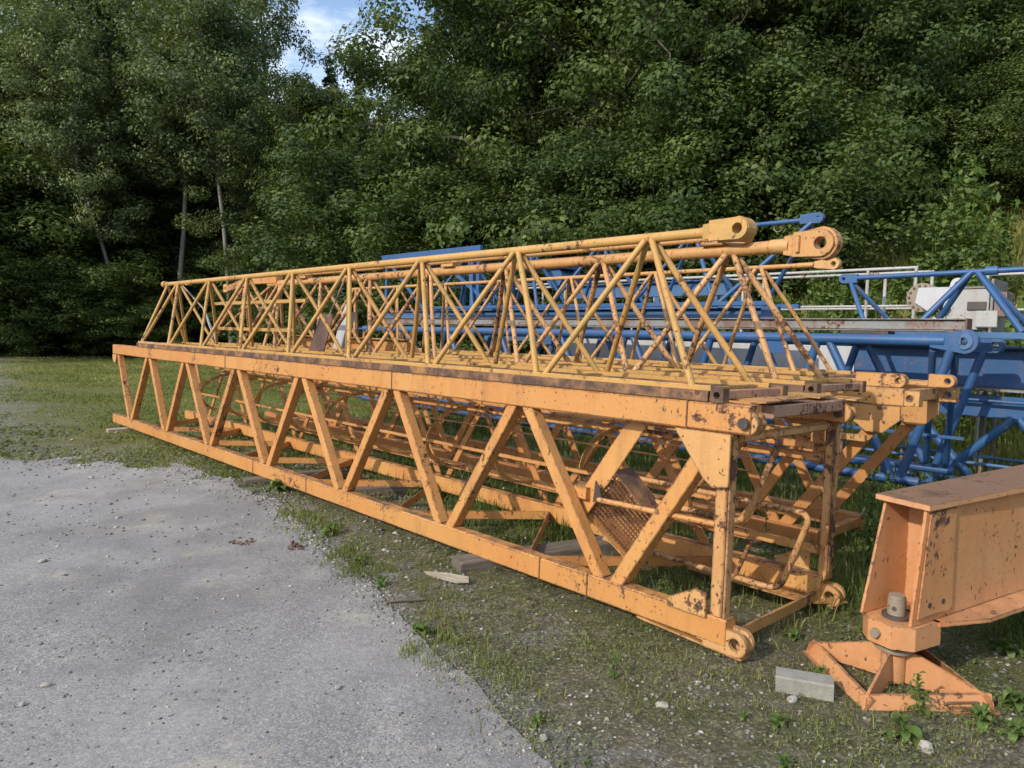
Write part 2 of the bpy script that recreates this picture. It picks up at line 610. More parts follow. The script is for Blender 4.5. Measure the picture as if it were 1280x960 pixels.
def bark_mat(name, a, b):
    m, n, l, p = nodes_of(name)
    tcn = n.new('ShaderNodeTexCoord')
    mpn = n.new('ShaderNodeMapping'); mpn.inputs['Scale'].default_value = (7, 7, 2)
    l.new(tcn.outputs['Object'], mpn.inputs[0])
    t = N(n, 'ShaderNodeTexNoise', Scale=1.6, Detail=8, Roughness=.7); l.new(mpn.outputs[0], t.inputs['Vector'])
    r = ramp(n, [(.3, a), (.7, b)]); l.new(t.outputs[0], r.inputs[0])
    l.new(r.outputs[0], p.inputs['Base Color']); p.inputs['Roughness'].default_value = .9
    bp = N(n, 'ShaderNodeBump', Strength=.6, Distance=.03); l.new(t.outputs[0], bp.inputs['Height'])
    l.new(bp.outputs[0], p.inputs['Normal'])
    return m


M_BARK = bark_mat('dark_bark', (0.035, 0.03, 0.024), (0.12, 0.10, 0.08))
M_BARK_PALE = bark_mat('pale_bark', (0.11, 0.105, 0.09), (0.28, 0.265, 0.23))


def ground_mat():
    m, n, l, p = nodes_of('soil_and_moss')
    geo = n.new('ShaderNodeNewGeometry')
    pos = geo.outputs['Position']

    def noise(s, d=6, r=.6):
        t = N(n, 'ShaderNodeTexNoise', Scale=s, Detail=d, Roughness=r); l.new(pos, t.inputs['Vector']); return t.outputs[0]
    soil = ramp(n, [(.3, (0.10, 0.088, 0.064)), (.5, (0.19, 0.172, 0.128)), (.72, (0.33, 0.31, 0.25))])
    l.new(noise(11, 9, .72), soil.inputs[0])
    moss = ramp(n, [(.35, (0.065, 0.082, 0.024)), (.7, (0.165, 0.175, 0.06))]); l.new(noise(24, 8, .7), moss.inputs[0])
    mk = ramp(n, [(.40, (0, 0, 0)), (.58, (1, 1, 1))]); l.new(noise(1.5, 8, .72), mk.inputs[0])
    c = mixc(n, l, math_(n, l, 'MULTIPLY', mk.outputs[0], .70), soil.outputs[0], moss.outputs[0])
    # crushed stone washed out on the far side of the yard
    at = N(n, 'ShaderNodeAttribute', attribute_name='gravel')
    gv = ramp(n, [(.3, (0.15, 0.145, 0.135)), (.7, (0.34, 0.33, 0.31))]); l.new(noise(60, 6, .8), gv.inputs[0])
    gm = math_(n, l, 'ADD', at.outputs['Fac'], math_(n, l, 'MULTIPLY', math_(n, l, 'SUBTRACT', noise(2.2, 7, .7), .5), 1.6), True)
    gmr = ramp(n, [(.42, (0, 0, 0)), (.62, (1, 1, 1))]); l.new(gm, gmr.inputs[0])
    c = mixc(n, l, gmr.outputs[0], c, gv.outputs[0])
    at2 = N(n, 'ShaderNodeAttribute', attribute_name='turf')
    tf = ramp(n, [(.3, (0.10, 0.12, 0.032)), (.7, (0.21, 0.215, 0.075))]); l.new(noise(6, 8, .7), tf.inputs[0])
    c = mixc(n, l, at2.outputs['Fac'], c, tf.outputs[0])
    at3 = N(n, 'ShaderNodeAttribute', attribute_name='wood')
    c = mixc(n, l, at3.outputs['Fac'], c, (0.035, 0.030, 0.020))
    vs_ = N(n, 'ShaderNodeTexVoronoi', Scale=95); l.new(pos, vs_.inputs['Vector'])
    sv = n.new('ShaderNodeSeparateColor'); l.new(vs_.outputs['Color'], sv.inputs[0])
    spk = ramp(n, [(0, (.55, .55, .53)), (.55, (.95, .95, .93)), (.85, (1.35, 1.33, 1.25)), (1, (2.1, 2.05, 1.9))]); l.new(sv.outputs[0], spk.inputs[0])
    c = mixc(n, l, .85, c, spk.outputs[0], 'MULTIPLY')
    sp2 = ramp(n, [(.30, (.62, .62, .60)), (.5, (.98, .98, .97)), (.72, (1.35, 1.33, 1.28))]); l.new(noise(21, 8, .85), sp2.inputs[0])
    c = mixc(n, l, .8, c, sp2.outputs[0], 'MULTIPLY')
    l.new(c, p.inputs['Base Color']); p.inputs['Roughness'].default_value = .95
    p.inputs['Specular IOR Level'].default_value = .2
    bp = N(n, 'ShaderNodeBump', Strength=.9, Distance=.03)
    l.new(math_(n, l, 'ADD', noise(60, 9, .82), math_(n, l, 'MULTIPLY', noise(9, 4), 1.0)), bp.inputs['Height'])
    l.new(bp.outputs[0], p.inputs['Normal'])
    return m


def road_mat():
    m, n, l, p = nodes_of('gravel_asphalt')
    geo = n.new('ShaderNodeNewGeometry')
    pos = geo.outputs['Position']

    def noise(s, d=6, r=.6):
        t = N(n, 'ShaderNodeTexNoise', Scale=s, Detail=d, Roughness=r); l.new(pos, t.inputs['Vector']); return t.outputs[0]
    v = N(n, 'ShaderNodeTexVoronoi', Scale=130); l.new(pos, v.inputs['Vector'])
    v2 = N(n, 'ShaderNodeTexVoronoi', Scale=260); l.new(pos, v2.inputs['Vector'])
    chip = ramp(n, [(0, (0.10, 0.10, 0.103)), (.45, (0.20, 0.198, 0.198)), (.8, (0.33, 0.325, 0.31)), (1, (0.50, 0.49, 0.46))])
    sepc = n.new('ShaderNodeSeparateColor'); l.new(v.outputs['Color'], sepc.inputs[0])
    l.new(sepc.outputs[0], chip.inputs[0])
    chip2 = ramp(n, [(0, (0.12, 0.12, 0.122)), (.6, (0.25, 0.248, 0.247)), (1, (0.50, 0.49, 0.46))])
    sepd = n.new('ShaderNodeSeparateColor'); l.new(v2.outputs['Color'], sepd.inputs[0])
    l.new(sepd.outputs[1], chip2.inputs[0])
    c = mixc(n, l, .55, chip.outputs[0], chip2.outputs[0])
    # worn, dusty and damp patches
    d1 = ramp(n, [(.42, (0, 0, 0)), (.60, (1, 1, 1))]); l.new(noise(.42, 7, .62), d1.inputs[0])
    c = mixc(n, l, math_(n, l, 'MULTIPLY', d1.outputs[0], .62), c, (0.36, 0.355, 0.345))
    d2 = ramp(n, [(.55, (0, 0, 0)), (.72, (1, 1, 1))]); l.new(noise(1.5, 7, .68), d2.inputs[0])
    c = mixc(n, l, math_(n, l, 'MULTIPLY', d2.outputs[0], .75), c, (0.48, 0.45, 0.35))
    d3 = ramp(n, [(.48, (0, 0, 0)), (.60, (1, 1, 1))]); l.new(noise(.62, 7, .66), d3.inputs[0])
    mpt = n.new('ShaderNodeMapping'); mpt.inputs['Rotation'].default_value = (0, 0, R(-32)); mpt.inputs['Scale'].default_value = (1.5, .16, 1)
    l.new(pos, mpt.inputs['Vector'])
    tk = N(n, 'ShaderNodeTexNoise', Scale=1.6, Detail=5, Roughness=.55); l.new(mpt.outputs[0], tk.inputs['Vector'])
    tr_ = ramp(n, [(.40, (.90, .90, .91)), (.62, (1.05, 1.05, 1.05))]); l.new(tk.outputs[0], tr_.inputs[0])
    c = mixc(n, l, 1.0, c, tr_.outputs[0], 'MULTIPLY')
    mot = ramp(n, [(.30, (.80, .80, .81)), (.62, (1.06, 1.06, 1.06))]); l.new(noise(28, 6, .75), mot.inputs[0])
    c = mixc(n, l, 1.0, c, mot.outputs[0], 'MULTIPLY')
    c = mixc(n, l, math_(n, l, 'MULTIPLY', d3.outputs[0], .50), c, (0.125, 0.122, 0.122))
    l.new(c, p.inputs['Base Color']); p.inputs['Roughness'].default_value = .88
    p.inputs['Specular IOR Level'].default_value = .3
    bp = N(n, 'ShaderNodeBump', Strength=.45, Distance=.004)
    hh = math_(n, l, 'ADD', math_(n, l, 'MULTIPLY', v2.outputs['Distance'], -.5), math_(n, l, 'MULTIPLY', noise(70, 8, .8), 1.4))
    l.new(hh, bp.inputs['Height'])
    l.new(bp.outputs[0], p.inputs['Normal'])
    return m


# ------------------------------------------------------------------ the ground
def np_mesh(name, verts, loops, sizes, mat, attrs=None, smooth=False):
    me = bpy.data.meshes.new(name)
    verts = np.ascontiguousarray(verts, dtype=np.float32)
    loops = np.ascontiguousarray(loops, dtype=np.int32).ravel()
    sizes = np.ascontiguousarray(sizes, dtype=np.int32)
    me.vertices.add(len(verts)); me.vertices.foreach_set('co', verts.ravel())
    me.loops.add(len(loops)); me.loops.foreach_set('vertex_index', loops)
    me.polygons.add(len(sizes))
    st = np.zeros(len(sizes), np.int32); st[1:] = np.cumsum(sizes)[:-1]
    me.polygons.foreach_set('loop_start', st)
    if smooth:
        me.polygons.foreach_set('use_smooth', np.ones(len(sizes), bool))
    me.update(calc_edges=True)
    for k, a in (attrs or {}).items():
        at = me.attributes.new(k, 'FLOAT', 'POINT')
        at.data.foreach_set('value', np.ascontiguousarray(a, dtype=np.float32))
    me.materials.append(mat)
    me.validate()
    return me


def axis(lo, hi, flo, fhi, fine):
    a = list(np.arange(flo, fhi, fine))
    x, s = fhi, fine
    while x < hi:
        a.append(x); s *= 1.16; x += s
    a.append(hi)
    x, s = flo, fine
    while x > lo:
        s *= 1.16; x -= s; a.append(max(x, lo))
    return np.array(sorted(set(a)))


gx = axis(-900, 900, -9, 14, .16)
gy = axis(-300, 1500, 0.5, 24, .16)
X, Y = np.meshgrid(gx, gy, indexing='ij')
Z = ground_h(X, Y)
far = sstep(np.hypot(X, Y), 110, 200)
Z = Z * (1 - far) + 14 * far
nx, ny = len(gx), len(gy)
idx = np.arange(nx * ny).reshape(nx, ny)
quads = np.stack([idx[:-1, :-1], idx[1:, :-1], idx[1:, 1:], idx[:-1, 1:]], -1).reshape(-1, 4)
gu, gv = uv_of(X, Y)
def track(x, y):
    e = x + 5.9 + .70 * (y - 8.9)
    g = .80 * (1 - sstep(e, -2.0, 2.8)) * (1 - sstep(-e, 9, 16) * .5)
    return np.maximum(g, .55 * sstep(y, 31, 33) * (1 - sstep(y, 35, 37)) * sstep(-x, 17, 21))


gravel_a = track(X, Y) * (Y < 60)
gravel_a = np.maximum(gravel_a, .36 * (gv > -3) * (gv < -.1) * (gu < 3) * (gu > -3))
RPE = RPOLY[(RPOLY[:, 0] > -14) & (RPOLY[:, 1] < 11.4) & (RPOLY[:, 1] > 1.7)]
nearm = (X > -15) & (X < 3) & (Y > 1) & (Y < 13)
dr = np.full(X.shape, 9.0)
px_, py_ = X[nearm], Y[nearm]
dm_ = np.full(px_.shape, 9.0)
for q in RPE[::4]:
    dm_ = np.minimum(dm_, np.hypot(px_ - q[0], py_ - q[1]))
dr[nearm] = dm_
wf = .16 + .75 * sstep(-X, 1.2, 4.0)
gravel_a = np.maximum(gravel_a, .80 * np.exp(-(dr / wf) ** 2))
turf_a = np.clip(sstep(gu, 5.0, 8.5) * (1 - gravel_a * 1.2), 0, 1)
turf_a = np.maximum(turf_a, .8 * sstep(gv, .3, 1.4))
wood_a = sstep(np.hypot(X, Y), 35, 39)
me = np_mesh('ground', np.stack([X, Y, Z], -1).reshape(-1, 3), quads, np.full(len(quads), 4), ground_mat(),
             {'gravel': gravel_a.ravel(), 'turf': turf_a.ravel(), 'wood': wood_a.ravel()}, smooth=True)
tag(link(bpy.data.objects.new('ground', me)), kind='structure')

rm = MB()
rp = [(float(x), float(y), 0.0025) for x, y in RPOLY]
rm.add(rp, [tuple(range(len(rp)))])
road = rm.build('road', road_mat())
tag(road, kind='structure')


# ------------------------------------------------------------------ bent tubes, lattices
def P(name, mb, mat, parent, label=None):
    o = mb.build(name, mat, parent)
    if label: o['label'] = label
    return o


def stadium(l, r0, r1, n=8):
    """eye outline about the hole: root at -l with half height r0, round end of radius r1"""
    pts = [(-l, -r0)]
    for k in range(n + 1):
        a = -math.pi / 2 * .92 + math.pi * .92 * k / n
        pts.append((r1 * math.cos(a), r1 * math.sin(a)))
    pts.append((-l, r0))
    return pts


def fillet_path(pts, r=0.06, n=5):
    pts = [Vector(p) for p in pts]
    out = [pts[0]]
    for a, b, c in zip(pts[:-2], pts[1:-1], pts[2:]):
        d0, d1 = (a - b).normalized(), (c - b).normalized()
        s, e = b + d0 * r, b + d1 * r
        for k in range(n + 1):
            t = k / n
            out.append(s * (1 - t) ** 2 + b * 2 * t * (1 - t) + e * t * t)
    out.append(pts[-1])
    return out


# ============================================================ 1. the nearest mast section
A = yard_thing('mast_section', 'peach-orange lattice mast section nearest the road, with cage hoops and a mesh tray inside', 'mast section')
WA = 1.12
for v0 in (0.0, WA - .10):
    P('top_chord', MB().box(L(.03, v0 + .10, 1.062), L(10.15, v0, 1.20), .008), M_ORANGE, A)
    P('bottom_chord', MB().box(L(.10, v0 + .09, .055), L(10.16, v0, .185), .008), M_ORANGE, A)
    # weld seams and splice plates along the chords
    out = -.004 if v0 == 0 else .10
    for us in (.36, 2.9, 6.0):
        P('splice_seam', MB().box(L(us, v0 + out + .006, 1.058), L(us + .008, v0 + out - .002, 1.204), .002), M_RUSTY, A)
    for us in (.95, 1.32, 4.2, 5.3):
        P('splice_seam', MB().box(L(us, v0 + out + .006, .052), L(us + .007, v0 + out - .002, .189), .002), M_RUSTY, A)
    # end post
    vp = v0 + .015 if v0 == 0 else v0 + .02
    P('end_post', MB().box(L(.200 if v0 == 0 else .135, vp + .052, .16), L(.137 if v0 == 0 else .085, vp, 1.075), .005), M_ORANGE3, A)
    # inner angle on the post
    P('post_flange', MB().box(L(.135 if v0 == 0 else .083, vp + .058, .17), L(.123 if v0 == 0 else .073, vp + .006, 1.06), .003), M_ORANGE3, A)
    # gussets
    vg = v0 - .003 if v0 == 0 else v0 + .088
    P('gusset_plate', MB().plate([L(.42, vg, 1.06), L(.115, vg, 1.06), L(.115, vg, .815), L(.20, vg, .80), L(.25, vg, .835), L(.31, vg, .91)], (0, 1, 0), .012), M_ORANGE2, A)
    P('gusset_plate', MB().plate([L(.42, vg, .17), L(.42, vg, .215), L(.27, vg, .295), L(.205, vg, .29), L(.203, vg, .17)], (0, 1, 0), .012), M_ORANGE2, A)
    # bottom fork: two eye plates and a spacer
    for dv in (.012, .074):
        P('fork_plate', MB().lug(stadium(.17, .060, .062), .027, L(.055, v0 + dv, .085), (-1, 0, 0), (0, 0, 1), .018), M_ORANGE3, A)
    P('fork_block', MB().box(L(.26, v0 + .080, .045), L(.125, v0 + .006, .125), .006), M_ORANGE3, A)
    P('skid_plate', MB().plate([L(.62, v0 + .01, .040), L(.62, v0 + .01, .053), L(.02, v0 + .01, .026), L(.02, v0 + .01, .014)], (0, -1, 0), .075), M_ORANGE2, A)
    # top eye with pin
    for dv in (.020, .082):
        P('eye_plate', MB().lug(stadium(.24, .045, .058), .022, L(.055, v0 + dv, 1.118), (-1, 0, 0), (0, 0, 1), .020), M_ORANGE3, A)
    pin = P('hinge_pin', MB().tube(L(.055, v0 - .012, 1.118), L(.055, v0 + .112, 1.118), .021, 16), M_DARK, A)
    P('pin_head', MB().tube(L(.055, v0 - .026, 1.118), L(.055, v0 - .008, 1.118), .027, 8), M_DARK, pin)

bot_u = [.83, 2.27, 3.65, 5.07, 6.52, 7.95, 9.39]
top_u = [1.555, 2.94, 4.375, 5.78, 7.25, 8.60]
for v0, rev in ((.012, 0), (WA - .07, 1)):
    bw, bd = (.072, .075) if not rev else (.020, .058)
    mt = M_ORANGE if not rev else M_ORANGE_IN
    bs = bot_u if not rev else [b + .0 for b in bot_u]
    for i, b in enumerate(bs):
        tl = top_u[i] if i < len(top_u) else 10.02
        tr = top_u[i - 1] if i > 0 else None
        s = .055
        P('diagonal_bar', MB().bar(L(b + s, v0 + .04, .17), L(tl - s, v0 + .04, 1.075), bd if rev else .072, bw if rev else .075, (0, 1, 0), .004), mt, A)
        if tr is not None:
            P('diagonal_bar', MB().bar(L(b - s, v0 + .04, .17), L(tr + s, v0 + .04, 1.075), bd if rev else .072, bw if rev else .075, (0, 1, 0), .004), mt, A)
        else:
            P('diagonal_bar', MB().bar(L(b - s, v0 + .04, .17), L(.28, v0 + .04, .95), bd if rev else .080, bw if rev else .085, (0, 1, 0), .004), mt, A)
P('end_bracket', MB().plate([L(10.16, .0, 1.06), L(9.96, .0, 1.06), L(9.99, .0, .98), L(10.04, .0, .93), L(10.12, .0, .95), L(10.16, .0, 1.0)], (0, -1, 0), .02), M_ORANGE2, A)

# zig-zag lacing between the chords, below and above
for zc, w in ((.075, .010), (1.075, .010)):
    for k in range(7):
        uf = .78 + 1.455 * k
        for un in (uf - .72, uf + .72):
            if 0.03 < un < 10.2:
                a_, b_ = L(un, .09, zc + .03), L(uf, WA - .09, zc + .03)
                if un < .2: continue
                P('lacing_bar', MB().bar(a_, b_, .012 if zc > 1 else .014, .065, (0, 0, 1), .002), M_ORANGE, A)
P('end_beam', MB().box(L(.115, WA - .10, .055), L(.100, .09, .115), .003), M_RUSTY if False else M_ORANGE2, A)
P('end_beam', MB().box(L(.13, WA - .02, 1.130), L(.03, .22, 1.192), .006), M_PALE, A)
P('end_beam', MB().box(L(.14, WA - .10, 1.018), L(.10, .085, 1.058), .004), M_ORANGE2, A)
for (u0, v0, u1, v1, zz) in ((.02, .12, .26, .62, 1.206), (.05, .75, .32, 1.02, 1.206), (-.03, 1.02, .16, 1.20, 1.19)):
    P('cover_plate', MB().plate([L(u0, v0, zz), L(u1, v0 + .02, zz), L(u1 - .03, v1, zz + .004), L(u0 + .02, v1 - .03, zz + .002)], (0, 0, 1), .008), M_ORANGE2, A)
P('far_bottom_plate', MB().plate([L(.9, WA - .22, .05), L(.9, WA - .02, .05), L(-.02, WA - .02, .05), L(.12, WA - .22, .05)], (0, 0, 1), .01), M_ORANGE2, A)

# caged ladder fixed to the far side, lying along the section
for zz in (.86, .34):
    P('ladder_rail', MB().bar(L(.12, 1.0, zz), L(8.6, 1.0, zz), .05, .022, (0, 1, 0), .003), M_ORANGE, A)
P('ladder_rail', MB().bar(L(.14, .90, .935), L(8.6, .90, .935), .04, .03, (0, 1, 0), .003), M_ORANGE, A)
for k in range(10):
    uu = .70 + .84 * k
    pts = []
    for q in range(15):
        a = math.pi * q / 14
        pts.append(L(uu + .015 * math.sin(a * 2 + k), 1.0 - .43 * math.sin(a), .60 + .26 * math.cos(a)))
    mb = MB()
    for a_, b_ in zip(pts[:-1], pts[1:]):
        mb.bar(a_, a_ + (b_ - a_) * 1.03, .034, .007, (1, 0, 0), .001)
    P('cage_hoop', mb, M_YELLOW if k % 3 else M_ORANGE, A)
for (vv, zz) in ((.80, .835), (.52, .62), (.78, .372), (.62, .79)):
    P('cage_strap', MB().bar(L(.35, vv, zz), L(8.4, vv, zz), .026, .007, (0, 1, 0) if vv < .6 else (0, 0, 1), .001), M_ORANGE, A)
# bent handrail loops sticking out of the open end
P('handrail_loop', MB().sweep(fillet_path([L(1.55, .30, 1.0), L(.02, .30, 1.045), L(.20, .30, .58), L(1.30, .30, .60)], .075, 6), .0165, 12), M_ORANGE3, A)
P('handrail_loop', MB().sweep(fillet_path([L(1.45, .62, .63), L(.01, .64, .615), L(.16, .64, .175), L(1.35, .62, .19)], .075, 6), .0165, 12), M_ORANGE3, A)
P('handrail_stay', MB().tube(L(.42, .63, .18), L(.33, .63, .40), .013, 10), M_ORANGE3, A)
P('handrail_stay', MB().tube(L(.62, .36, .60), L(.22, .30, 1.0), .018, 10), M_ORANGE3, A)
P('near_rail', MB().tube(L(.93, .04, .60), L(.14, .05, .615), .0155, 10), M_ORANGE, A)
# mesh tray folded against the near side
ta, tb, tc_, td = L(1.138, .13, .491), L(.90, .13, .76), L(.62, .16, .50), L(.80, .16, .255)
ux_ = (tb - ta).normalized(); uy_ = (td - ta).normalized()
tray = P('mesh_tray', MB().bar(ta + ux_ * -.0, L(.735, .13, 1.06), .115, .012, (0, 1, 0), .003), M_ORANGE, A)
P('tray_side', MB().plate([ta, td, td + Vector((0, -.16, 0)), ta + Vector((0, -.16, 0))], ux_, .010), M_ORANGE, tray)
P('tray_side', MB().plate([tb, tc_, tc_ + Vector((0, -.16, 0)), tb + Vector((0, -.16, 0))], -ux_, .010), M_RUSTY, tray)
P('tray_side', MB().plate([td, tc_, tc_ + Vector((0, -.16, 0)), td + Vector((0, -.16, 0))], -uy_, .010), M_ORANGE, tray)
mb = MB()
nA, nB = 13, 19
for k in range(1, nA):
    t = k / nA
    mb.bar(ta.lerp(tb, t) + Vector((0, -.03, 0)), td.lerp(tc_, t) + Vector((0, -.03, 0)), .0045, .010, (0, 1, 0), .001)
for k in range(1, nB):
    t = k / nB
    mb.bar(ta.lerp(td, t) + Vector((0, -.034, 0)), tb.lerp(tc_, t) + Vector((0, -.034, 0)), .0045, .006, (0, 1, 0), .001)
o = P('mesh_grating', mb, M_RUSTY, tray); o['kind'] = 'stuff'
P('tray_back', MB().plate([ta + Vector((0, -.155, 0)), tb + Vector((0, -.155, 0)), tc_ + Vector((0, -.155, 0)), td + Vector((0, -.155, 0))], (0, -1, 0), .006), M_ORANGE, tray)
P('tray_bracket', MB().box(L(1.30, .16, .565), L(1.06, .09, .635), .004), M_ORANGE, A)
P('bent_clip', MB().plate([L(1.02, .10, .56), L(.93, .07, .60), L(.94, .06, .66), L(.99, .08, .69), L(1.0, .10, .63)], (0, -1, 0), .012), M_DARK, A)


# ============================================================ triangular jibs
def tri_jib(T, u0, pitch, nb, vN, vF, zb, vA, zA, r_top, r_leg, mats, apex_lo, apex_hi, eye, base_lo=.25, base_hi=None, tail=True, cw=.045, ch=.055, stubs=True):
    mt, ml, mbse, mfront = mats
    bu = [u0 + pitch * k for k in range(nb)]
    au = [u0 + pitch * (k + .5) for k in range(nb - 1)]
    base_hi = base_hi or bu[-1] + .1
    P('top_chord', MB().tube(L(apex_lo, vA, zA), L(apex_hi, vA, zA), r_top, 18), mt, T)
    for v in (vN, vF):
        P('base_chord', MB().box(L(base_lo, v + cw, zb), L(base_hi, v, zb + ch), .005), mbse, T)
        s = -.010 if v == vN else -.010
        P('chord_flange', MB().box(L(base_lo, v - .003, zb - .022), L(base_hi, v - .018, zb + ch - .024), .003), mfront, T)
    for k, u in enumerate(bu):
        P('cross_member', MB().box(L(u + .018, vF, zb + .008), L(u - .018, vN + cw, zb + ch - .012), .003), mbse, T)
        if k < nb - 1:
            a_, b_ = (L(u, vN + .04, zb + .02), L(bu[k + 1], vF, zb + .02))
            if k % 2: a_, b_ = (L(bu[k + 1], vN + .04, zb + .022), L(u, vF, zb + .022))
            P('base_diagonal', MB().bar(a_, b_, .028, .012, (0, 0, 1), .002), mbse, T)
    for k, a in enumerate(au):
        for v, s in ((vN + cw * .5, 1), (vF + cw * .5, -1)):
            off = .022
            for un in (bu[k] + .035, bu[k + 1] - .035):
                top = L(a + (off if un > a else -off), vA + s * -.01, zA - r_top * .4)
                foot = L(un, v, zb + ch * .8)
                bend = Vector((random.gauss(0, .004), random.gauss(0, .004), random.gauss(0, .003)))
                P('strut', MB().sweep([foot, foot.lerp(top, .33) + bend, foot.lerp(top, .66) + bend, top], r_leg * random.uniform(.94, 1.05), 12), ml, T)
    # closing struts at the far end
    for v in (vN + cw * .5, vF + cw * .5):
        P('strut', MB().tube(L(bu[-1] + .02, v, zb + ch * .8), L(min(apex_hi - .06, bu[-1] + .12), vA, zA - r_top * .4), r_leg, 12), ml, T)
    # end beam with eyes
    P('end_beam', MB().box(L(base_lo - .02, vF + .01, zb - .010), L(base_lo - .060, vN + .05, zb + .034), .004), M_PALE, T)
    for v in (vN + .01, vF + .03):
        P('end_eye', MB().lug([(-.034, -.034), (.034, -.034), (.034, .034), (-.034, .034)], .017, L(base_lo - .045, v, zb + .012), (-1, 0, 0), (0, 0, 1), .055), M_RUSTY, T)
    # apex eye
    l, rr, rh, th, ho = eye
    P('apex_eye', MB().lug(stadium(l, r_top * 1.35, rr), rh, L(apex_lo - ho, vA, zA), (-1, 0, 0), (0, 0, 1), th), mt if mt is not M_ORANGE2 else M_ORANGE2, T)
    P('eye_socket', MB().tube(L(apex_lo - .02, vA, zA), L(apex_lo + .11, vA, zA), r_top * 1.12, 18), mt, T)


B = yard_thing('jib_section', 'slender yellow-orange triangular jib lying on the near edge of the mast, its eye highest', 'crane jib')
tri_jib(B, .33, 1.071, 9, .012, .58, 1.222, .32, 2.052, .027, .0185, (M_YELLOW, M_YELLOW, M_BASE, M_RUSTY), .42, 8.83, (.20, .062, .027, .075, .115))
P('tail_eye', MB().tube(L(8.83, .32, 2.052), L(8.92, .32, 2.055), .042, 16), M_YELLOW, B)
P('tail_ring', MB().sweep([L(8.0 + .035 * math.sin(t), .32 + .035 * math.cos(t), 2.02) for t in np.linspace(0, 6.28, 15)], .007, 6), M_YELLOW, B)
# cheek plates of the big eye
for dv in (-.044, .044):
    P('eye_cheek', MB().lug(stadium(.16, .052, .056), .027, L(.302, .32 + dv, 2.053), (-1, 0, 0), (0, 0, 1), .012), M_YELLOW, B)

Cj = yard_thing('jib_section', 'orange triangular jib with the thickest top tube and the biggest rusty eye lug', 'crane jib')
tri_jib(Cj, .40, 1.10, 9, 1.0, 1.62, 1.226, 1.33, 2.095, .042, .0205, (M_ORANGE2, M_ORANGE3, M_BASE, M_RUST), .56, 7.85, (.235, .10, .036, .070, .225))
P('tail_boom', MB().plate([L(9.18, 1.37, 2.03), L(9.18, 1.37, 2.11), L(8.25, 1.37, 2.25), L(7.55, 1.37, 2.20), L(7.55, 1.37, 2.10), L(8.35, 1.37, 2.11)], (0, 1, 0), .09), M_ORANGE, Cj)
P('tail_eye', MB().lug([(-.07, -.06), (.07, -.06), (.07, .06), (-.07, .06)], .022, L(9.24, 1.33, 2.08), (1, 0, 0), (0, 0, 1), .10), M_ORANGE2, Cj)
for (ua, ub, zz) in ((8.95, 6.2, 1.83), (8.95, 6.5, 1.48)):
    P('side_rail', MB().box(L(ua, 1.0, zz - .022), L(ub, 1.028, zz + .022), .004), M_YELLOW, Cj)
for uu in (7.35,):
    for vv in (1.03, 1.60):
        P('upright', MB().tube(L(uu, vv, 1.27), L(uu, 1.33 + (vv - 1.33) * .25, 2.06), .022, 10), M_ORANGE2, Cj)
P('eye_collar', MB().lug(stadium(.17, .075, .082), .036, L(.335, 1.285, 2.095), (-1, 0, 0), (0, 0, 1), .014), M_ORANGE2, Cj)
P('eye_collar', MB().box(L(.48, 1.26, 2.045), L(.455, 1.282, 2.145), .004), M_ORANGE2, Cj)
P('shackle', MB().sweep([L(5.6 + .06 * math.cos(t), 1.25, 2.19 + .03 * math.sin(t)) for t in np.linspace(3.3, 6.6, 9)], .009, 6), M_DARK, Cj)

F = yard_thing('tie_bar', 'thin rust-topped orange tie bar with a round eye, lying just above the thickest top tube', 'tie bar')
P('bar', MB().tube(L(.98, 1.27, 2.172), L(7.2, 1.27, 2.178), .021, 12), M_ORANGE2, F)
P('bar_flat', MB().box(L(1.2, 1.25, 2.190), L(5.2, 1.29, 2.200), .002), M_RUST, F)
P('eye', MB().lug(stadium(.16, .034, .052), .024, L(.82, 1.27, 2.172), (-1, 0, 0), (0, 0, 1), .05), M_ORANGE2, F)
for uu in (1.05, 3.9, 6.8):
    P('saddle_block', MB().box(L(uu + .09, 1.26, 2.126), L(uu - .09, 1.36, 2.168), .006), M_ORANGE2, F)

Ej = yard_thing('jib_section', 'thin-tubed orange triangular jib behind the thickest one, with the smallest eye lug', 'crane jib')
tri_jib(Ej, .72, .98, 8, 1.90, 2.50, 1.250, 2.2, 2.070, .0175, .0160, (M_ORANGE2, M_ORANGE2, M_BASE, M_RUSTY), .80, 7.2, (.14, .042, .017, .045, .165), base_lo=.60)

# ============================================================ 2. the mast behind
D = yard_thing('mast_section', 'orange lattice mast section half hidden behind the nearest mast, ending above the outrigger beam', 'mast section')
VD0, VD1 = 1.98, 2.74
for v0 in (VD0, VD1):
    P('top_chord', MB().box(L(.05, v0 + .09, 1.11), L(9.4, v0, 1.225), .006), M_ORANGE2, D)
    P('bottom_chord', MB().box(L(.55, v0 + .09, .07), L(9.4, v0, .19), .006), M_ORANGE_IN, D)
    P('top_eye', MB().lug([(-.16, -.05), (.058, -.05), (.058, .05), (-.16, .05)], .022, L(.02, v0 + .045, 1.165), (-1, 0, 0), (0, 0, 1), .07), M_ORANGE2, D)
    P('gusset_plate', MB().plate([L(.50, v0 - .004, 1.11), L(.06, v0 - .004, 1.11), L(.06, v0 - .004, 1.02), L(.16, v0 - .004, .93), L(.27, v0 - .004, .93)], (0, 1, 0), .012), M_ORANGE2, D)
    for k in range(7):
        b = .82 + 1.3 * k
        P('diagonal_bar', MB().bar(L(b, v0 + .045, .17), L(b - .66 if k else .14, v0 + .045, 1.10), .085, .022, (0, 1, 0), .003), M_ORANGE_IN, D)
        P('diagonal_bar', MB().bar(L(b + .06, v0 + .045, .17), L(b + .62, v0 + .045, 1.12), .075, .022, (0, 1, 0), .003), M_ORANGE_IN, D)
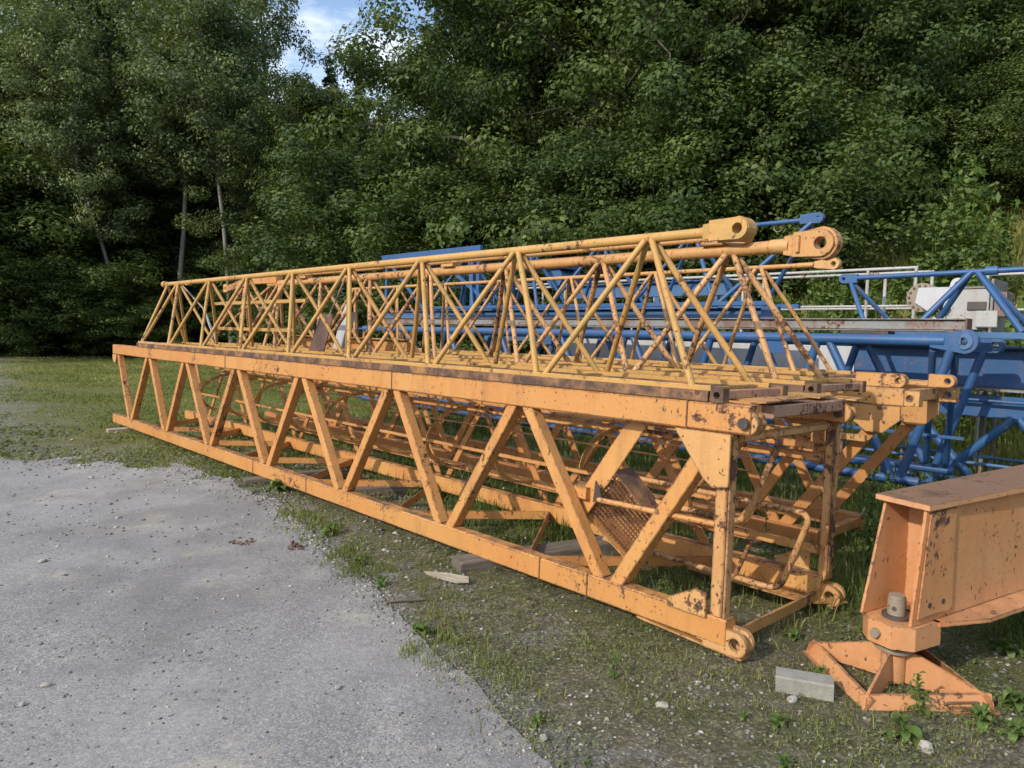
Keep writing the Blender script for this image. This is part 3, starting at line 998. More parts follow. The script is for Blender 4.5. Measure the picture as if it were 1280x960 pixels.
for k in range(7):
    uf = 1.4 + 1.25 * k
    P('lacing_bar', MB().bar(L(uf - .6, VD0 + .08, .11), L(uf, VD1, .11), .014, .06, (0, 0, 1), .002), M_ORANGE_IN, D)
    P('lacing_bar', MB().bar(L(uf + .6, VD0 + .08, .11), L(uf, VD1, .11), .014, .06, (0, 0, 1), .002), M_ORANGE_IN, D)
P('end_beam', MB().box(L(.62, VD1, .10), L(.56, VD0 + .09, .17), .004), M_ORANGE_IN, D)
P('end_beam', MB().box(L(.14, VD1, 1.13), L(.07, VD0 + .09, 1.21), .004), M_ORANGE2, D)
P('mid_rail', MB().box(L(.25, VD0 - .03, .86), L(6.0, VD0 - .06, .905), .004), M_ORANGE2, D)

for (vv, uu, zz, ln, lab) in ((2.02, .10, 1.262, 2.6, 'orange pendant bar with a long chipped eye plate lying on the rear mast'),
                              (2.60, -.02, 1.255, 2.4, 'orange pendant bar with a short rounded rusty eye on the rear mast')):
    T = yard_thing('pendant_bar', lab, 'tie bar', 'pendant bars lying on the rear orange mast')
    big = vv < 2.3
    P('bar', MB().box(L(uu + ln, vv + .05, zz - .03), L(uu + .15, vv, zz + .005), .004), M_ORANGE2, T)
    P('eye', MB().lug(stadium(.27 if big else .12, .045, .045), .020, L(uu, vv + .02, zz + .012), (-1, 0, 0), (0, 0, 1), .06), M_ORANGE2, T)
    P('bar_shoulder', MB().box(L(uu + .40, vv + .055, zz - .032), L(uu + .12, vv - .006, zz + .01), .005), M_ORANGE2, T)

T = yard_thing('box_beam', 'pale orange box beam lying on the rear mast, far from the camera', 'beam')
P('web_plate', MB().box(L(8.6, 1.84, 1.232), L(5.35, 1.93, 1.40), .006), M_ORANGE, T)
P('top_flange', MB().box(L(8.62, 1.80, 1.403), L(5.33, 1.97, 1.418), .003), M_ORANGE2, T)
for uu in (5.5, 6.3, 7.6):
    P('stud', MB().box(L(uu + .05, 1.86, 1.42), L(uu, 1.90, 1.50), .004), M_ORANGE2, T)

# loose bits leaning among the jibs
T = yard_thing('rusty_plate', 'brown rusty steel plate leaning inside the yellow-orange jib', 'steel plate')
P('plate', MB().plate([L(5.42, .64, 1.275), L(5.10, .64, 1.275), L(5.02, .70, 1.66), L(5.28, .70, 1.66)], (0, -1, 0), .012), M_RUST, T)
P('hanger_rod', MB().tube(L(5.12, .70, 1.62), L(4.86, .74, 2.02), .010, 8), M_STEEL, T)
T = yard_thing('white_plate', 'small white folded sheet-metal piece standing between the jib struts', 'sheet metal')
P('sheet', MB().plate([L(5.98, 1.24, 1.29), L(5.78, 1.24, 1.29), L(5.62, 1.24, 1.72), L(5.70, 1.24, 1.80), L(5.80, 1.24, 1.66)], (0, -1, 0), .010), M_WHITE, T)
P('sheet_fold', MB().plate([L(5.775, 1.24, 1.29), L(5.775, 1.32, 1.29), L(5.62, 1.32, 1.71), L(5.62, 1.24, 1.71)], (1, 0, 0), .008), M_WHITE, T)
T = yard_thing('white_strap', 'pale metal strip hanging slantwise inside the far end of the yellow-orange jib', 'metal strip')
P('strip', MB().bar(L(8.30, .62, 1.74), L(7.86, .62, 1.30), .05, .010, (0, 1, 0), .002), M_WHITE, T)
P('rod', MB().tube(L(8.75, .50, 2.05), L(8.29, .62, 1.73), .011, 8), M_STEEL, T)

# ============================================================ 3. blue crane parts behind
K = yard_thing('blue_mast_section', 'blue tubular lattice mast with a big round eye lug, lying behind the orange stack', 'mast section')
VK0, VK1 = 4.02, 4.98
for v0, zt in ((VK0, 1.56), (VK1, 1.54)):
    P('top_chord', MB().tube(L(.42, v0, zt), L(9.8, v0, zt), .052 if v0 == VK0 else .045, 18), M_BLUE, K)
    P('bottom_chord', MB().tube(L(.55, v0, .30), L(9.8, v0, .30), .042, 14), M_BLUE, K)
    P('chord_eye', MB().lug(stadium(.26, .055, .105 if v0 == VK0 else .075), .034, L(.27, v0, zt - .0), (-1, 0, 0), (0, 0, 1), .075), M_BLUE, K)
    P('eye_boss', MB().lug(stadium(.02, .06, .07), .034, L(.27, v0 - .046, zt), (-1, 0, 0), (0, 0, 1), .016), M_BLUE_DULL, K)
    for k in range(8):
        b = .72 + 1.18 * k
        P('web_tube', MB().tube(L(b, v0, .30), L(b - .36, v0, zt - .03), .040, 12), M_BLUE, K)
        P('web_tube', MB().tube(L(b + .06, v0, .30), L(b + .70, v0, zt - .03), .040, 12), M_BLUE, K)
for k in range(8):
    u = .6 + 1.18 * k
    P('cross_tube', MB().tube(L(u, VK0, 1.55), L(u + .59, VK1, 1.53), .026, 10), M_BLUE, K)
    P('cross_tube', MB().tube(L(u + 1.18, VK0, 1.55), L(u + .59, VK1, 1.53), .026, 10), M_BLUE, K)
    P('cross_tube', MB().tube(L(u + 1.18, VK0, .30), L(u + .59, VK1, .30), .024, 10), M_BLUE, K)
for uu in (.34, .52):
    P('end_brace', MB().tube(L(uu, VK0 + .02, 1.48), L(uu + .28, VK1, .34), .030, 10), M_BLUE, K)
P('ladder_rail', MB().bar(L(.3, 4.3, .70), L(7.5, 4.3, .70), .03, .03), M_BLUE, K)
P('walkway_tube', MB().tube(L(.62, 3.80, 1.20), L(2.6, 3.80, 1.20), .018, 10), M_BLUE, K)
for uu in (1.95, 5.2):
    P('tab_plate', MB().box(L(uu + .13, 3.965, 1.40), L(uu - .13, 3.953, 1.52), .003), M_BLUE, K)

T = yard_thing('steel_beam', 'grey rust-flecked steel channel lying on top of the blue tubular mast', 'beam')
P('web', MB().box(L(.36, 4.32, 1.664), L(9.6, 4.40, 1.752), .005), M_GREY, T)
P('flange', MB().box(L(.355, 4.29, 1.755), L(9.6, 4.43, 1.767), .003), M_GREY, T)
P('flange', MB().box(L(.355, 4.29, 1.648), L(9.6, 4.43, 1.660), .003), M_GREY, T)
P('end_plate', MB().box(L(.352, 4.285, 1.646), L(.335, 4.435, 1.769), .003), M_RUST, T)
for uu in (1.2, 4.4, 7.6):
    P('packer', MB().box(L(uu + .22, 4.26, 1.616), L(uu - .22, 4.44, 1.645), .003), M_DARK, T)

T = yard_thing('blue_channel', 'light blue steel channel behind the grey beam, ending below the blue jib brackets', 'beam')
P('web', MB().box(L(2.42, 4.76, 1.785), L(10.35, 4.84, 1.895), .005), M_BLUE_DULL, T)
P('flange', MB().box(L(2.42, 4.70, 1.898), L(10.35, 4.90, 1.912), .003), M_BLUE_DULL, T)
P('flange', MB().box(L(2.42, 4.70, 1.768), L(10.35, 4.90, 1.782), .003), M_BLUE_DULL, T)
P('end_plate', MB().box(L(2.50, 4.68, 1.765), L(2.30, 4.75, 1.915), .003), M_BLUE, T)

# upper blue jib
Lj = yard_thing('blue_jib', 'slender blue triangular jib standing high behind the orange eye lugs, with a small blue eye', 'crane jib')
vL, zL = 4.8, 2.86
P('top_chord', MB().tube(L(1.92, vL, zL), L(8.2, vL, zL), .026, 12), M_BLUE, Lj)
P('apex_eye', MB().lug(stadium(.20, .05, .058), .020, L(1.95, vL, zL + .01), (-1, 0, 0), (0, 0, 1), .05), M_BLUE, Lj)
P('ring', MB().sweep([L(2.42 + .05 * math.sin(t), vL + .02, zL - .05 + .05 * math.cos(t)) for t in np.linspace(0, 6.28, 15)], .007, 6), M_STEEL, Lj)
for v_ in (4.5, 5.2):
    P('end_strut', MB().tube(L(2.02, vL, zL - .03), L(2.98 if v_ < 5 else 2.75, v_, 1.92), .026, 10), M_BLUE, Lj)
    for k in range(4):
        a = 3.50 + 1.45 * k
        P('strut', MB().tube(L(a, vL, zL), L(a - .50, v_, 1.92), .026, 10), M_BLUE, Lj)
        P('strut', MB().tube(L(a, vL, zL), L(a + .72, v_, 1.92), .024, 10), M_BLUE, Lj)
    P('base_chord', MB().box(L(2.3, v_ + .03, 1.916), L(8.5, v_ - .03, 1.965), .004), M_BLUE, Lj)

# end platform frame on the left
T = yard_thing('work_platform', 'blue platform frame with a solid blue top plate behind the orange jibs', 'platform')
P('top_plate', MB().box(L(10.2, 4.62, 2.78), L(7.35, 4.68, 2.945), .006), M_BLUE, T)
P('deck', MB().box(L(10.2, 4.68, 2.84), L(7.35, 5.4, 2.87), .004), M_BLUE_DULL, T)
P('top_plate', MB().box(L(10.2, 5.40, 2.78), L(6.9, 5.46, 2.94), .006), M_BLUE, T)
for uu in (10.1, 8.75, 7.60, 7.45):
    for vv in (4.66, 5.42):
        P('post', MB().box(L(uu, vv + .03, 1.914), L(uu - .07, vv - .03, 2.78), .004), M_BLUE, T)
for (ua, ub) in ((9.95, 8.85), (8.45, 7.0)):
    P('brace', MB().bar(L(ua, 4.63, 2.80), L(ub, 4.63, 1.93), .06, .04, (0, 1, 0), .004), M_BLUE, T)
for zz in (2.35, 2.60):
    P('rail', MB().box(L(10.1, 5.43, zz), L(6.9, 5.40, zz + .035), .003), M_BLUE_DULL, T)
for uu in (7.9, 8.3, 9.3):
    P('baluster', MB().box(L(uu, 5.41, 1.93), L(uu - .03, 5.44, 2.78), .002), M_BLUE_DULL, T)

T = yard_thing('blue_trolley_frame', 'dark blue plate girder with short legs seen through the orange struts', 'beam')
P('plate', MB().box(L(3.3, 5.32, 2.10), L(5.9, 5.40, 2.28), .005), M_BLUE_DULL, T)
P('flange', MB().box(L(3.28, 5.26, 2.283), L(5.92, 5.46, 2.30), .003), M_BLUE, T)
for uu in (3.5, 4.4, 5.6):
    P('leg', MB().box(L(uu + .04, 5.33, 1.50), L(uu - .04, 5.39, 2.098), .004), M_BLUE_DULL, T)
P('winch_drum', MB().tube(L(6.2, 5.15, 2.42), L(6.2, 5.6, 2.42), .16, 18), M_BLUE_DULL, T)
P('cover_plate', MB().box(L(5.95, 5.1, 2.55), L(7.0, 5.5, 2.62), .006), M_BLUE, T)

# right-hand blue jib
J = yard_thing('blue_jib', 'blue triangular jib at the right edge, its thin top tube running out of the picture', 'crane jib')
P('top_chord', MB().tube(L(1.62, 5.0, 2.225), L(-3.2, 5.0, 2.30), .026, 12), M_BLUE, J)
P('apex_eye', MB().lug(stadium(.14, .045, .05), .018, L(1.72, 5.0, 2.22), (1, 0, 0), (0, 0, 1), .05), M_BLUE, J)
P('clamp_band', MB().tube(L(.40, 5.0, 2.246), L(.30, 5.0, 2.247), .042, 12), M_BLUE, J)
for v_ in (4.75, 5.30):
    P('end_strut', MB().tube(L(1.66, 5.0, 2.20), L(1.36 if v_ < 5 else 1.22, v_, 1.66), .024, 10), M_BLUE, J)
    for a in (.52, -.75, -2.0):
        P('strut', MB().tube(L(a, 5.0, 2.24), L(a + .42, v_, 1.66), .030, 10), M_BLUE, J)
        P('strut', MB().tube(L(a - .05, 5.0, 2.24), L(a - .50, v_, 1.66), .028, 10), M_BLUE, J)
    P('base_chord', MB().box(L(1.6, v_ + .03, 1.60), L(-3.2, v_ - .03, 1.66), .004), M_BLUE_DULL, J)

# blue box girder and its lattice, white panel
G = yard_thing('blue_girder', 'deep blue plate girder at the right edge behind the round-eyed blue mast', 'girder')
P('web_plate', MB().box(L(1.80, 5.62, 1.12), L(-3.5, 5.70, 1.515), .006), M_BLUE, G)
P('top_flange', MB().box(L(1.82, 5.50, 1.518), L(-3.5, 5.82, 1.540), .004), M_BLUE, G)
P('bottom_flange', MB().box(L(1.82, 5.44, 1.085), L(-3.5, 5.88, 1.112), .004), M_GREY, G)
P('lower_plate', MB().box(L(1.60, 5.50, .82), L(-3.5, 5.56, 1.04), .006), M_BLUE, G)
P('lower_rail', MB().tube(L(1.5, 5.40, 1.00), L(-1.2, 5.40, .98), .016, 10), M_BLUE, G)
for k in range(5):
    u = 1.1 - .95 * k
    for vv in (5.5,):
        P('web_tube', MB().tube(L(u, vv, .82), L(u - .75, vv, -.02), .045, 12), M_BLUE, G)
        P('web_tube', MB().tube(L(u - .90, vv, .82), L(u - .1, vv, -.02), .045, 12), M_BLUE, G)
for vv in (5.5, 6.1):
    P('bottom_chord', MB().tube(L(1.6, vv, .04), L(-3.5, vv, .02), .05, 14), M_BLUE, G)
    P('bottom_rail', MB().tube(L(1.6, vv, .34), L(-3.5, vv, .33), .018, 10), M_BLUE_DULL, G)

T = yard_thing('white_panel', 'long white painted steel panel showing through the blue lattice', 'steel panel')  # plain white steel panel; what it belongs to is unknown
P('panel', MB().box(L(1.86, 5.75, 1.02), L(6.4, 5.86, 1.50), .006), M_WHITE, T)
P('panel_frame', MB().box(L(1.85, 5.72, .985), L(6.42, 5.88, 1.016), .004), M_GREY, T)
for uu in (2.0, 4.2, 6.2):
    P('leg', MB().box(L(uu + .05, 5.78, .04), L(uu - .05, 5.84, .983), .004), M_GREY, T)

# white railing platform
Rl = yard_thing('railing', 'long white tubular handrail with slim posts between the blue stack and the bank', 'railing')
for vv in (6.75, 7.35):
    P('top_rail', MB().tube(L(1.56, vv, 2.49), L(9.5, vv, 2.49), .020, 10), M_WHITE_OLD, Rl)
    P('mid_rail', MB().tube(L(1.62, vv, 2.02), L(9.5, vv, 2.02), .016, 10), M_WHITE_OLD, Rl)
    for uu in (1.58, 2.15, 3.9, 5.9, 8.0):
        P('post', MB().tube(L(uu, vv, 1.50), L(uu, vv, 2.49), .021, 10), M_WHITE_OLD, Rl)
    P('deck_beam', MB().box(L(1.4, vv + .04, 1.42), L(9.6, vv - .04, 1.50), .004), M_BLUE_DULL, Rl)
    for uu in (3.4, 7.2):
        P('leg', MB().box(L(uu + .05, vv - .03, .02), L(uu - .05, vv + .03, 1.418), .004), M_BLUE_DULL, Rl)
P('end_rail', MB().tube(L(1.58, 6.75, 2.02), L(1.58, 7.35, 2.02), .016, 10), M_WHITE_OLD, Rl)
P('side_rail', MB().tube(L(.9, 7.1, 2.40), L(-2.5, 7.1, 2.42), .018, 10), M_WHITE_OLD, Rl)
P('side_rail', MB().tube(L(.9, 7.1, 1.98), L(-2.5, 7.1, 2.0), .016, 10), M_WHITE_OLD, Rl)
for uu in (.9, -.5, -2.4):
    P('post', MB().tube(L(uu, 7.1, .02), L(uu, 7.1, 2.41), .019, 10), M_WHITE_OLD, Rl)

# white winch machine
Wn = yard_thing('winch', 'white hoist winch with a round bolted drum flange behind the blue jib at right', 'winch')
vw = 6.2
dfl = P('drum_flange', MB().lug([(.165 * math.cos(a), .165 * math.sin(a)) for a in np.linspace(0, 6.283, 25)[:-1]], .03, L(1.30, vw - .05, 2.08), (-1, 0, 0), (0, 0, 1), .05), M_STEEL, Wn)
for k in range(14):
    a = k * 2 * math.pi / 14
    P('bolt_head', MB().tube(L(1.30 + .135 * math.cos(a), vw - .09, 2.08 + .135 * math.sin(a)), L(1.30 + .135 * math.cos(a), vw - .07, 2.08 + .135 * math.sin(a)), .014, 6), M_RUST, dfl)
P('drum', MB().tube(L(1.32, vw - .02, 2.10), L(1.32, vw + .40, 2.10), .14, 18), M_GREY, Wn)
P('gear_case', MB().plate([L(1.33, vw - .10, 2.19), L(1.00, vw - .10, 2.19), L(.97, vw - .10, 2.02), L(1.10, vw - .10, 2.0), L(1.22, vw - .10, 1.92), L(1.36, vw - .10, 2.02)], (0, -1, 0), .35), M_WHITE, Wn)
P('lifting_eye', MB().lug(stadium(.26, .13, .07), .03, L(.94, vw - .08, 2.22), (0, 0, 1), (1, 0, 0), .03), M_WHITE, Wn)
P('motor_body', MB().box(L(1.02, vw - .12, 1.72), L(.62, vw + .34, 2.16), .02), M_WHITE_OLD, Wn)
P('cable_loop', MB().sweep([L(1.12 - .015 * k, vw - .15, 1.98 - .10 * math.sin(k * .32)) for k in range(10)], .012, 6), M_DARK, Wn)
P('motor_rib', MB().box(L(1.0, vw - .135, 2.165), L(.64, vw + .30, 2.185), .004), M_GREY, Wn)
P('motor_slot', MB().box(L(.82, vw - .14, 1.93), L(.64, vw - .122, 2.02), .004), M_DARK, Wn)
P('brake_cover', MB().box(L(.72, vw - .18, 1.74), L(.52, vw - .125, 1.92), .01), M_WHITE_OLD, Wn)
P('end_plate', MB().box(L(.60, vw - .17, 1.55), L(.57, vw + .38, 2.26), .006), M_GREY, Wn)
P('control_box', MB().box(L(.56, vw - .16, 1.86), L(.45, vw + .1, 2.12), .008), M_GREY, Wn)
P('base_frame', MB().box(L(1.50, vw - .14, 1.46), L(.48, vw + .40, 1.56), .006), M_GREY, Wn)
P('side_plate', MB().plate([L(1.20, vw - .12, 1.56), L(1.20, vw - .12, 1.80), L(1.14, vw - .12, 1.86), L(1.08, vw - .12, 1.80), L(1.03, vw - .12, 1.87), L(1.02, vw - .12, 1.56)], (0, 1, 0), .02), M_WHITE, Wn)
P('lower_drum', MB().tube(L(1.24, vw - .04, 1.75), L(1.24, vw + .35, 1.75), .13, 18), M_RUST, Wn)
for uu in (1.4, .6):
    for vv in (vw - .08, vw + .34):
        P('leg', MB().tube(L(uu, vv, -.02), L(uu, vv, 1.458), .022, 10), M_GREY, Wn)

# ============================================================ 4. outrigger and its foot
PADC = (1.705, 3.115)
OA = R(29)
padz = gh(*PADC)
pad = thing('foot_pad', 'low square orange steel foot with diagonal ribs standing in the weeds under the outrigger', 'support foot', (PADC[0], PADC[1], padz), (0, 0, R(1)))
S = .275
cor = [(-S, -S), (S, -S), (S, S), (-S, S)]
for i in range(4):
    (x0, y0), (x1, y1) = cor[i], cor[(i + 1) % 4]
    n_ = Vector((-(y1 - y0), x1 - x0, 0)).normalized()
    P('edge_plate', MB().plate([(x0, y0, .006), (x1, y1, .006), Vector((x1, y1, .068)) + n_ * .03, Vector((x0, y0, .068)) + n_ * .03], n_, .012), M_PINK, pad)
    P('base_strip', MB().plate([(x0 * 1.05, y0 * 1.05, .0), (x1 * 1.05, y1 * 1.05, .0), (x1 * .75, y1 * .75, .0), (x0 * .75, y0 * .75, .0)], (0, 0, 1), .008), M_PINK, pad)
    d = Vector((x0, y0, 0)).normalized()
    e = Vector((-d.y, d.x, 0)) * .006
    P('rib', MB().plate([d * .375 + e + Vector((0, 0, .010)), d * .375 + e + Vector((0, 0, .060)), d * .10 + e + Vector((0, 0, .150)), d * .05 + e + Vector((0, 0, .150)), d * .05 + e + Vector((0, 0, .010))], -e, .012), M_PINK, pad)
P('bearing_disc', MB().tube((0, 0, .152), (0, 0, .172), .078, 24), M_STEEL, pad)
P('bearing_cup', MB().tube((0, 0, .172), (0, 0, .195), .062, 20), M_DARK, pad)
P('hub', MB().tube((0, 0, .01), (0, 0, .152), .05, 16), M_PINK, pad)
P('handle', MB().sweep(fillet_path([(.05, -S - .02, .05), (.05, -S - .05, .075), (.17, -S - .05, .075), (.17, -S - .02, .05)], .015, 3), .006, 8), M_RUST, pad)

ob = thing('outrigger_beam', 'faded orange outrigger beam with a brown rusty top, standing on the square foot', 'outrigger', (PADC[0], PADC[1], padz), (0, 0, OA))
x0b, x1b = .02, 3.6
zb0, zt0 = .30, .80
# side plates with raked front edge
for sy, inn in ((-1, 1), (1, -1)):
    yb = yt = sy * .105
    xf, xt = (-.055, .015) if sy < 0 else (-.105, .035)
    wp = P('web_plate', MB().plate([(xf, yb, zb0), (x1b, yb, zb0), (x1b, yt, zt0), (xt, yt, zt0)], (0, inn, 0), .014), M_PINK, ob)
    P('doubler_plate', MB().plate([(xf + .03, yb + sy * .002, zb0 + .03), (.22, yb + sy * .002, zb0 + .03), (.22, yt + sy * .002, zt0 - .01), (xt + .02, yt + sy * .002, zt0 - .01)], (0, sy, 0), .008), M_PINK, wp)
    for (xx, zz) in ((.05, .38), (.15, .38), (.07, .74), (.15, .74)):
        P('bolt_hole', MB().tube((xx, yb + sy * .008, zz), (xx, yb + sy * .0125, zz), .0125, 10), M_DARK, wp)
P('back_plate', MB().plate([(.20, -.092, zb0), (.20, .092, zb0), (.20, .092, zt0), (.20, -.092, zt0)], (1, 0, 0), .012), M_PINK, ob)
P('top_flange', MB().plate([(.0, -.125, zt0 + .003), (x1b, -.19, zt0 + .003), (x1b, .19, zt0 + .003), (.0, .125, zt0 + .003)], (0, 0, 1), .024), M_FLANGE, ob)
P('bottom_flange', MB().plate([(.10, -.135, zb0 - .022), (.35, -.215, zb0 - .022), (x1b, -.225, zb0 - .022), (x1b, .22, zb0 - .022), (.35, .20, zb0 - .022), (.10, .13, zb0 - .022)], (0, 0, 1), .019), M_PINK, ob)
col = [(-.115, -.055), (-.115, .055), (-.06, .118), (.12, .125), (.12, -.130), (-.05, -.122)]
P('collar_block', MB().plate([(x, y, zb0 - .105) for x, y in col][::-1], (0, 0, 1), .102), M_PINK, ob)
spin = P('screw_spindle', MB().tube((0, 0, .185), (0, 0, zb0 - .10), .034, 18), M_DARK, ob)
P('screw_head', MB().tube((0, 0, zb0 - .002), (0, 0, zb0 + .085), .038, 20), M_STEEL, spin)
P('screw_cap', MB().tube((0, 0, zb0 + .085), (0, 0, zb0 + .098), .034, 20), M_STEEL, spin)
P('screw_washer', MB().tube((0, 0, zb0 + .0), (0, 0, zb0 + .012), .060, 20), M_DARK, spin)
P('screw_hole', MB().tube((-.0365, -.012, zb0 + .045), (-.0392, -.013, zb0 + .045), .010, 10), M_DARK, spin)
P('clamp_bolt', MB().tube((-.113, .012, zb0 - .055), (-.136, .012, zb0 - .055), .022, 6), M_STEEL, ob)

# ============================================================ 5. timbers and small things on the ground
def block(name, label, cat, u0, v0, dims, rot, mat, z=0, rz=0, part='block', tilt=(0, 0)):
    w = Wd(u0, v0, 0)
    zz = gh(w.x, w.y)
    o = MB().box((-dims[0] / 2, -dims[1] / 2, 0), (dims[0] / 2, dims[1] / 2, dims[2]), .008).build(name, mat)
    rj = random.Random(label)
    for vtx in o.data.vertices:
        vtx.co.x += rj.uniform(-.012, .012); vtx.co.y += rj.uniform(-.006, .006); vtx.co.z += rj.uniform(-.006, .006)
    o.location = (w.x, w.y, zz + z)
    o.rotation_euler = (tilt[0], tilt[1], ANG + R(rot))
    return tag(o, label, cat)


block('timber_block', 'grey timber sleeper end under the far left end of the nearest mast', 'timber', 9.50, .22, (.9, .14, .06), 84, M_TIMBER_PALE, z=-.004)
block('timber_block', 'weathered timber block poking out under the middle of the nearest mast', 'timber', 5.02, .33, (1.0, .17, .075), 76, M_TIMBER, z=-.004)
block('timber_block', 'dark weathered sleeper under the nearest mast, beside the splintered board', 'timber', 1.72, .40, (1.15, .19, .085), 70, M_TIMBER, z=-.004)
block('timber_block', 'mossy squared timber lying under the far chord of the nearest mast', 'timber', 3.9, .95, (1.3, .20, .10), 60, M_TIMBER, z=-.004)

wx, wy = -.40, 4.33
o = MB().plate([(-.19, -.004, 0), (-.08, -.035, 0), (.12, -.045, 0), (.19, -.01, 0), (.15, .035, 0), (-.02, .03, 0)], (0, 0, 1), .014).build('board', M_TIMBER_PALE)
o.location = (wx, wy, gh(wx, wy) + .012); o.rotation_euler = (R(7), R(-4), R(-38))
tag(o, 'pale splintered board lying flat beside the dark sleeper', 'board')
wx, wy = -.60, 3.97
o = MB().sweep([(-.11, 0, .010), (-.04, .006, .014), (.04, .0, .013), (.11, .008, .010)], [.008, .011, .010, .007], 8).build('stick', M_TIMBER)
o.location = (wx, wy, gh(wx, wy)); o.rotation_euler = (0, 0, R(10))
tag(o, 'short grey stick lying at the edge of the gravel road', 'stick')

bx, by = 1.255, 2.99
o = MB().box((-.115, -.05, 0), (.115, .05, .082), .007).build('concrete_block', M_CONCRETE)
o.location = (bx, by, gh(bx, by) - .012); o.rotation_euler = (0, 0, R(-21))
tag(o, 'grey concrete paving block lying in front of the orange foot', 'block')


def rock(name, label, x, y, s, seed, road_z=True):
    rr = np.random.default_rng(seed)
    import bmesh
    bm = bmesh.new()
    bmesh.ops.create_icosphere(bm, subdivisions=2, radius=1)
    for vtx in bm.verts:
        k = 1 + .28 * (rr.random() - .5) + .25 * math.sin(3 * vtx.co.x + seed) * math.cos(2.3 * vtx.co.y)
        vtx.co = Vector((vtx.co.x * s[0], vtx.co.y * s[1], vtx.co.z * s[2])) * k
    me = bpy.data.meshes.new(name); bm.to_mesh(me); bm.free()
    me.materials.append(M_STONE)
    o = link(bpy.data.objects.new(name, me))
    zz = .004 if road_z else gh(x, y)
    o.location = (x, y, zz + s[2] * .55); o.rotation_euler = (0, 0, rr.random() * 6)
    return tag(o, label, 'stone', 'larger loose stones')


rock('stone', 'pale flat stone alone on the gravel road near the left edge', -2.02, 3.02, (.026, .014, .010), 1)
rock('stone', 'small dark stone just below the pale flat one at the left edge', -2.02, 2.86, (.017, .012, .009), 2)
rock('stone', 'dark stone on the far left of the road, farthest of the loose ones', -3.07, 4.62, (.030, .022, .013), 3)
rock('stone', 'whitish pebble on the road straight below the splintered board', -.75, 3.0, (.016, .012, .010), 4)
rock('stone', 'pale pebble at the road edge next to the bottom of the picture', .12, 2.62, (.018, .014, .011), 5)
rock('stone', 'white stone lying in the weeds against the concrete block', 1.17, 2.90, (.026, .018, .014), 6, False)
rock('stone', 'flat grey stone in the dirt left of the concrete block', .62, 2.86, (.032, .022, .012), 7, False)
rock('stone', 'grey lump of stone in front of the orange foot, beside the leafy weed', 1.53, 2.55, (.034, .024, .022), 8, False)

# ------------------------------------------------------------------ scattered stones, grass, weeds (uncountable)
ct_, st_ = math.cos(TILT), math.sin(TILT)


def polar(n, d0, d1, a0, a1):
    """points with density falling off as 1/d^2, about the place one stands at"""
    d = d0 * (d1 / d0) ** RNG.random(n)
    a = a0 + (a1 - a0) * RNG.random(n)
    return d * np.sin(a), d * np.cos(a), d


OCT = np.array([(1, 0, 0), (-1, 0, 0), (0, 1, 0), (0, -1, 0), (0, 0, 1), (0, 0, -1)], float)
OCF = np.array([(0, 2, 4), (2, 1, 4), (1, 3, 4), (3, 0, 4), (2, 0, 5), (1, 2, 5), (3, 1, 5), (0, 3, 5)])


def scatter_stones(name, x, y, z, s, mat=None):
    n = len(x)
    sc3 = np.stack([s * RNG.uniform(.7, 1.35, n), s * RNG.uniform(.7, 1.2, n), s * RNG.uniform(.4, .8, n)], -1)
    v = OCT[None] * sc3[:, None] * RNG.uniform(.65, 1.2, (n, 6, 1))
    v[:, 4, :2] += (RNG.random((n, 2)) - .5) * s[:, None] * .8
    a = RNG.random(n) * 6.28
    ca, sa = np.cos(a)[:, None], np.sin(a)[:, None]
    vx = v[..., 0] * ca - v[..., 1] * sa; vy = v[..., 0] * sa + v[..., 1] * ca
    v = np.stack([vx + x[:, None], vy + y[:, None], v[..., 2] + z[:, None] + .15 * s[:, None]], -1)
    f = (OCF[None] + (np.arange(n) * 6)[:, None, None]).reshape(-1, 3)
    me = np_mesh(name, v.reshape(-1, 3), f, np.full(len(f), 3), mat or M_STONE)
    return tag(link(bpy.data.objects.new(name, me)), kind='stuff')


x, y, d = polar(26000, 2.1, 11, R(-44), R(20))
on = in_road(x, y)
k = fbm(x * .9, y * .9, 3)
keep = on & (RNG.random(len(x)) < .35 + .65 * sstep(k, .45, .62))
s = (RNG.random(keep.sum()) ** 6 * .014 + .0022) * np.clip(d[keep] / 4, .8, 1.6)
scatter_stones('gravel', x[keep], y[keep], np.full(keep.sum(), .002), s * .85, M_STONE_ROAD)
x, y, d = polar(52000, 2.0, 13, R(-40), R(46))
on = in_road(x, y)
uu, vv = uv_of(x, y)
keep = ~on & (vv < 2.0) & (RNG.random(len(x)) < .25 + .75 * sstep(fbm(x * 1.4 + 3, y * 1.4, 3), .42, .62))
s = (RNG.random(keep.sum()) ** 7 * .018 + .0024) * np.clip(d[keep] / 4, .8, 1.8)
scatter_stones('pebbles', x[keep], y[keep], ground_h(x[keep], y[keep]), s, M_STONE_PALE)


ei = RNG.integers(0, len(RPE), 15000)
x, y = RPE[ei, 0] + RNG.normal(0, .075, 15000), RPE[ei, 1] + RNG.normal(0, .075, 15000)
far_ = sstep(-x, 1.2, 4)
x += RNG.normal(0, .22, 15000) * far_; y += RNG.normal(0, .25, 15000) * far_
s = (RNG.random(15000) ** 5 * .013 + .0028) * np.clip(np.hypot(x, y) / 4, .7, 1.7)
scatter_stones('edge_gravel', x, y, np.maximum(ground_h(x, y), np.where(in_road(x, y), .002, -9)), s, M_STONE_ROAD)


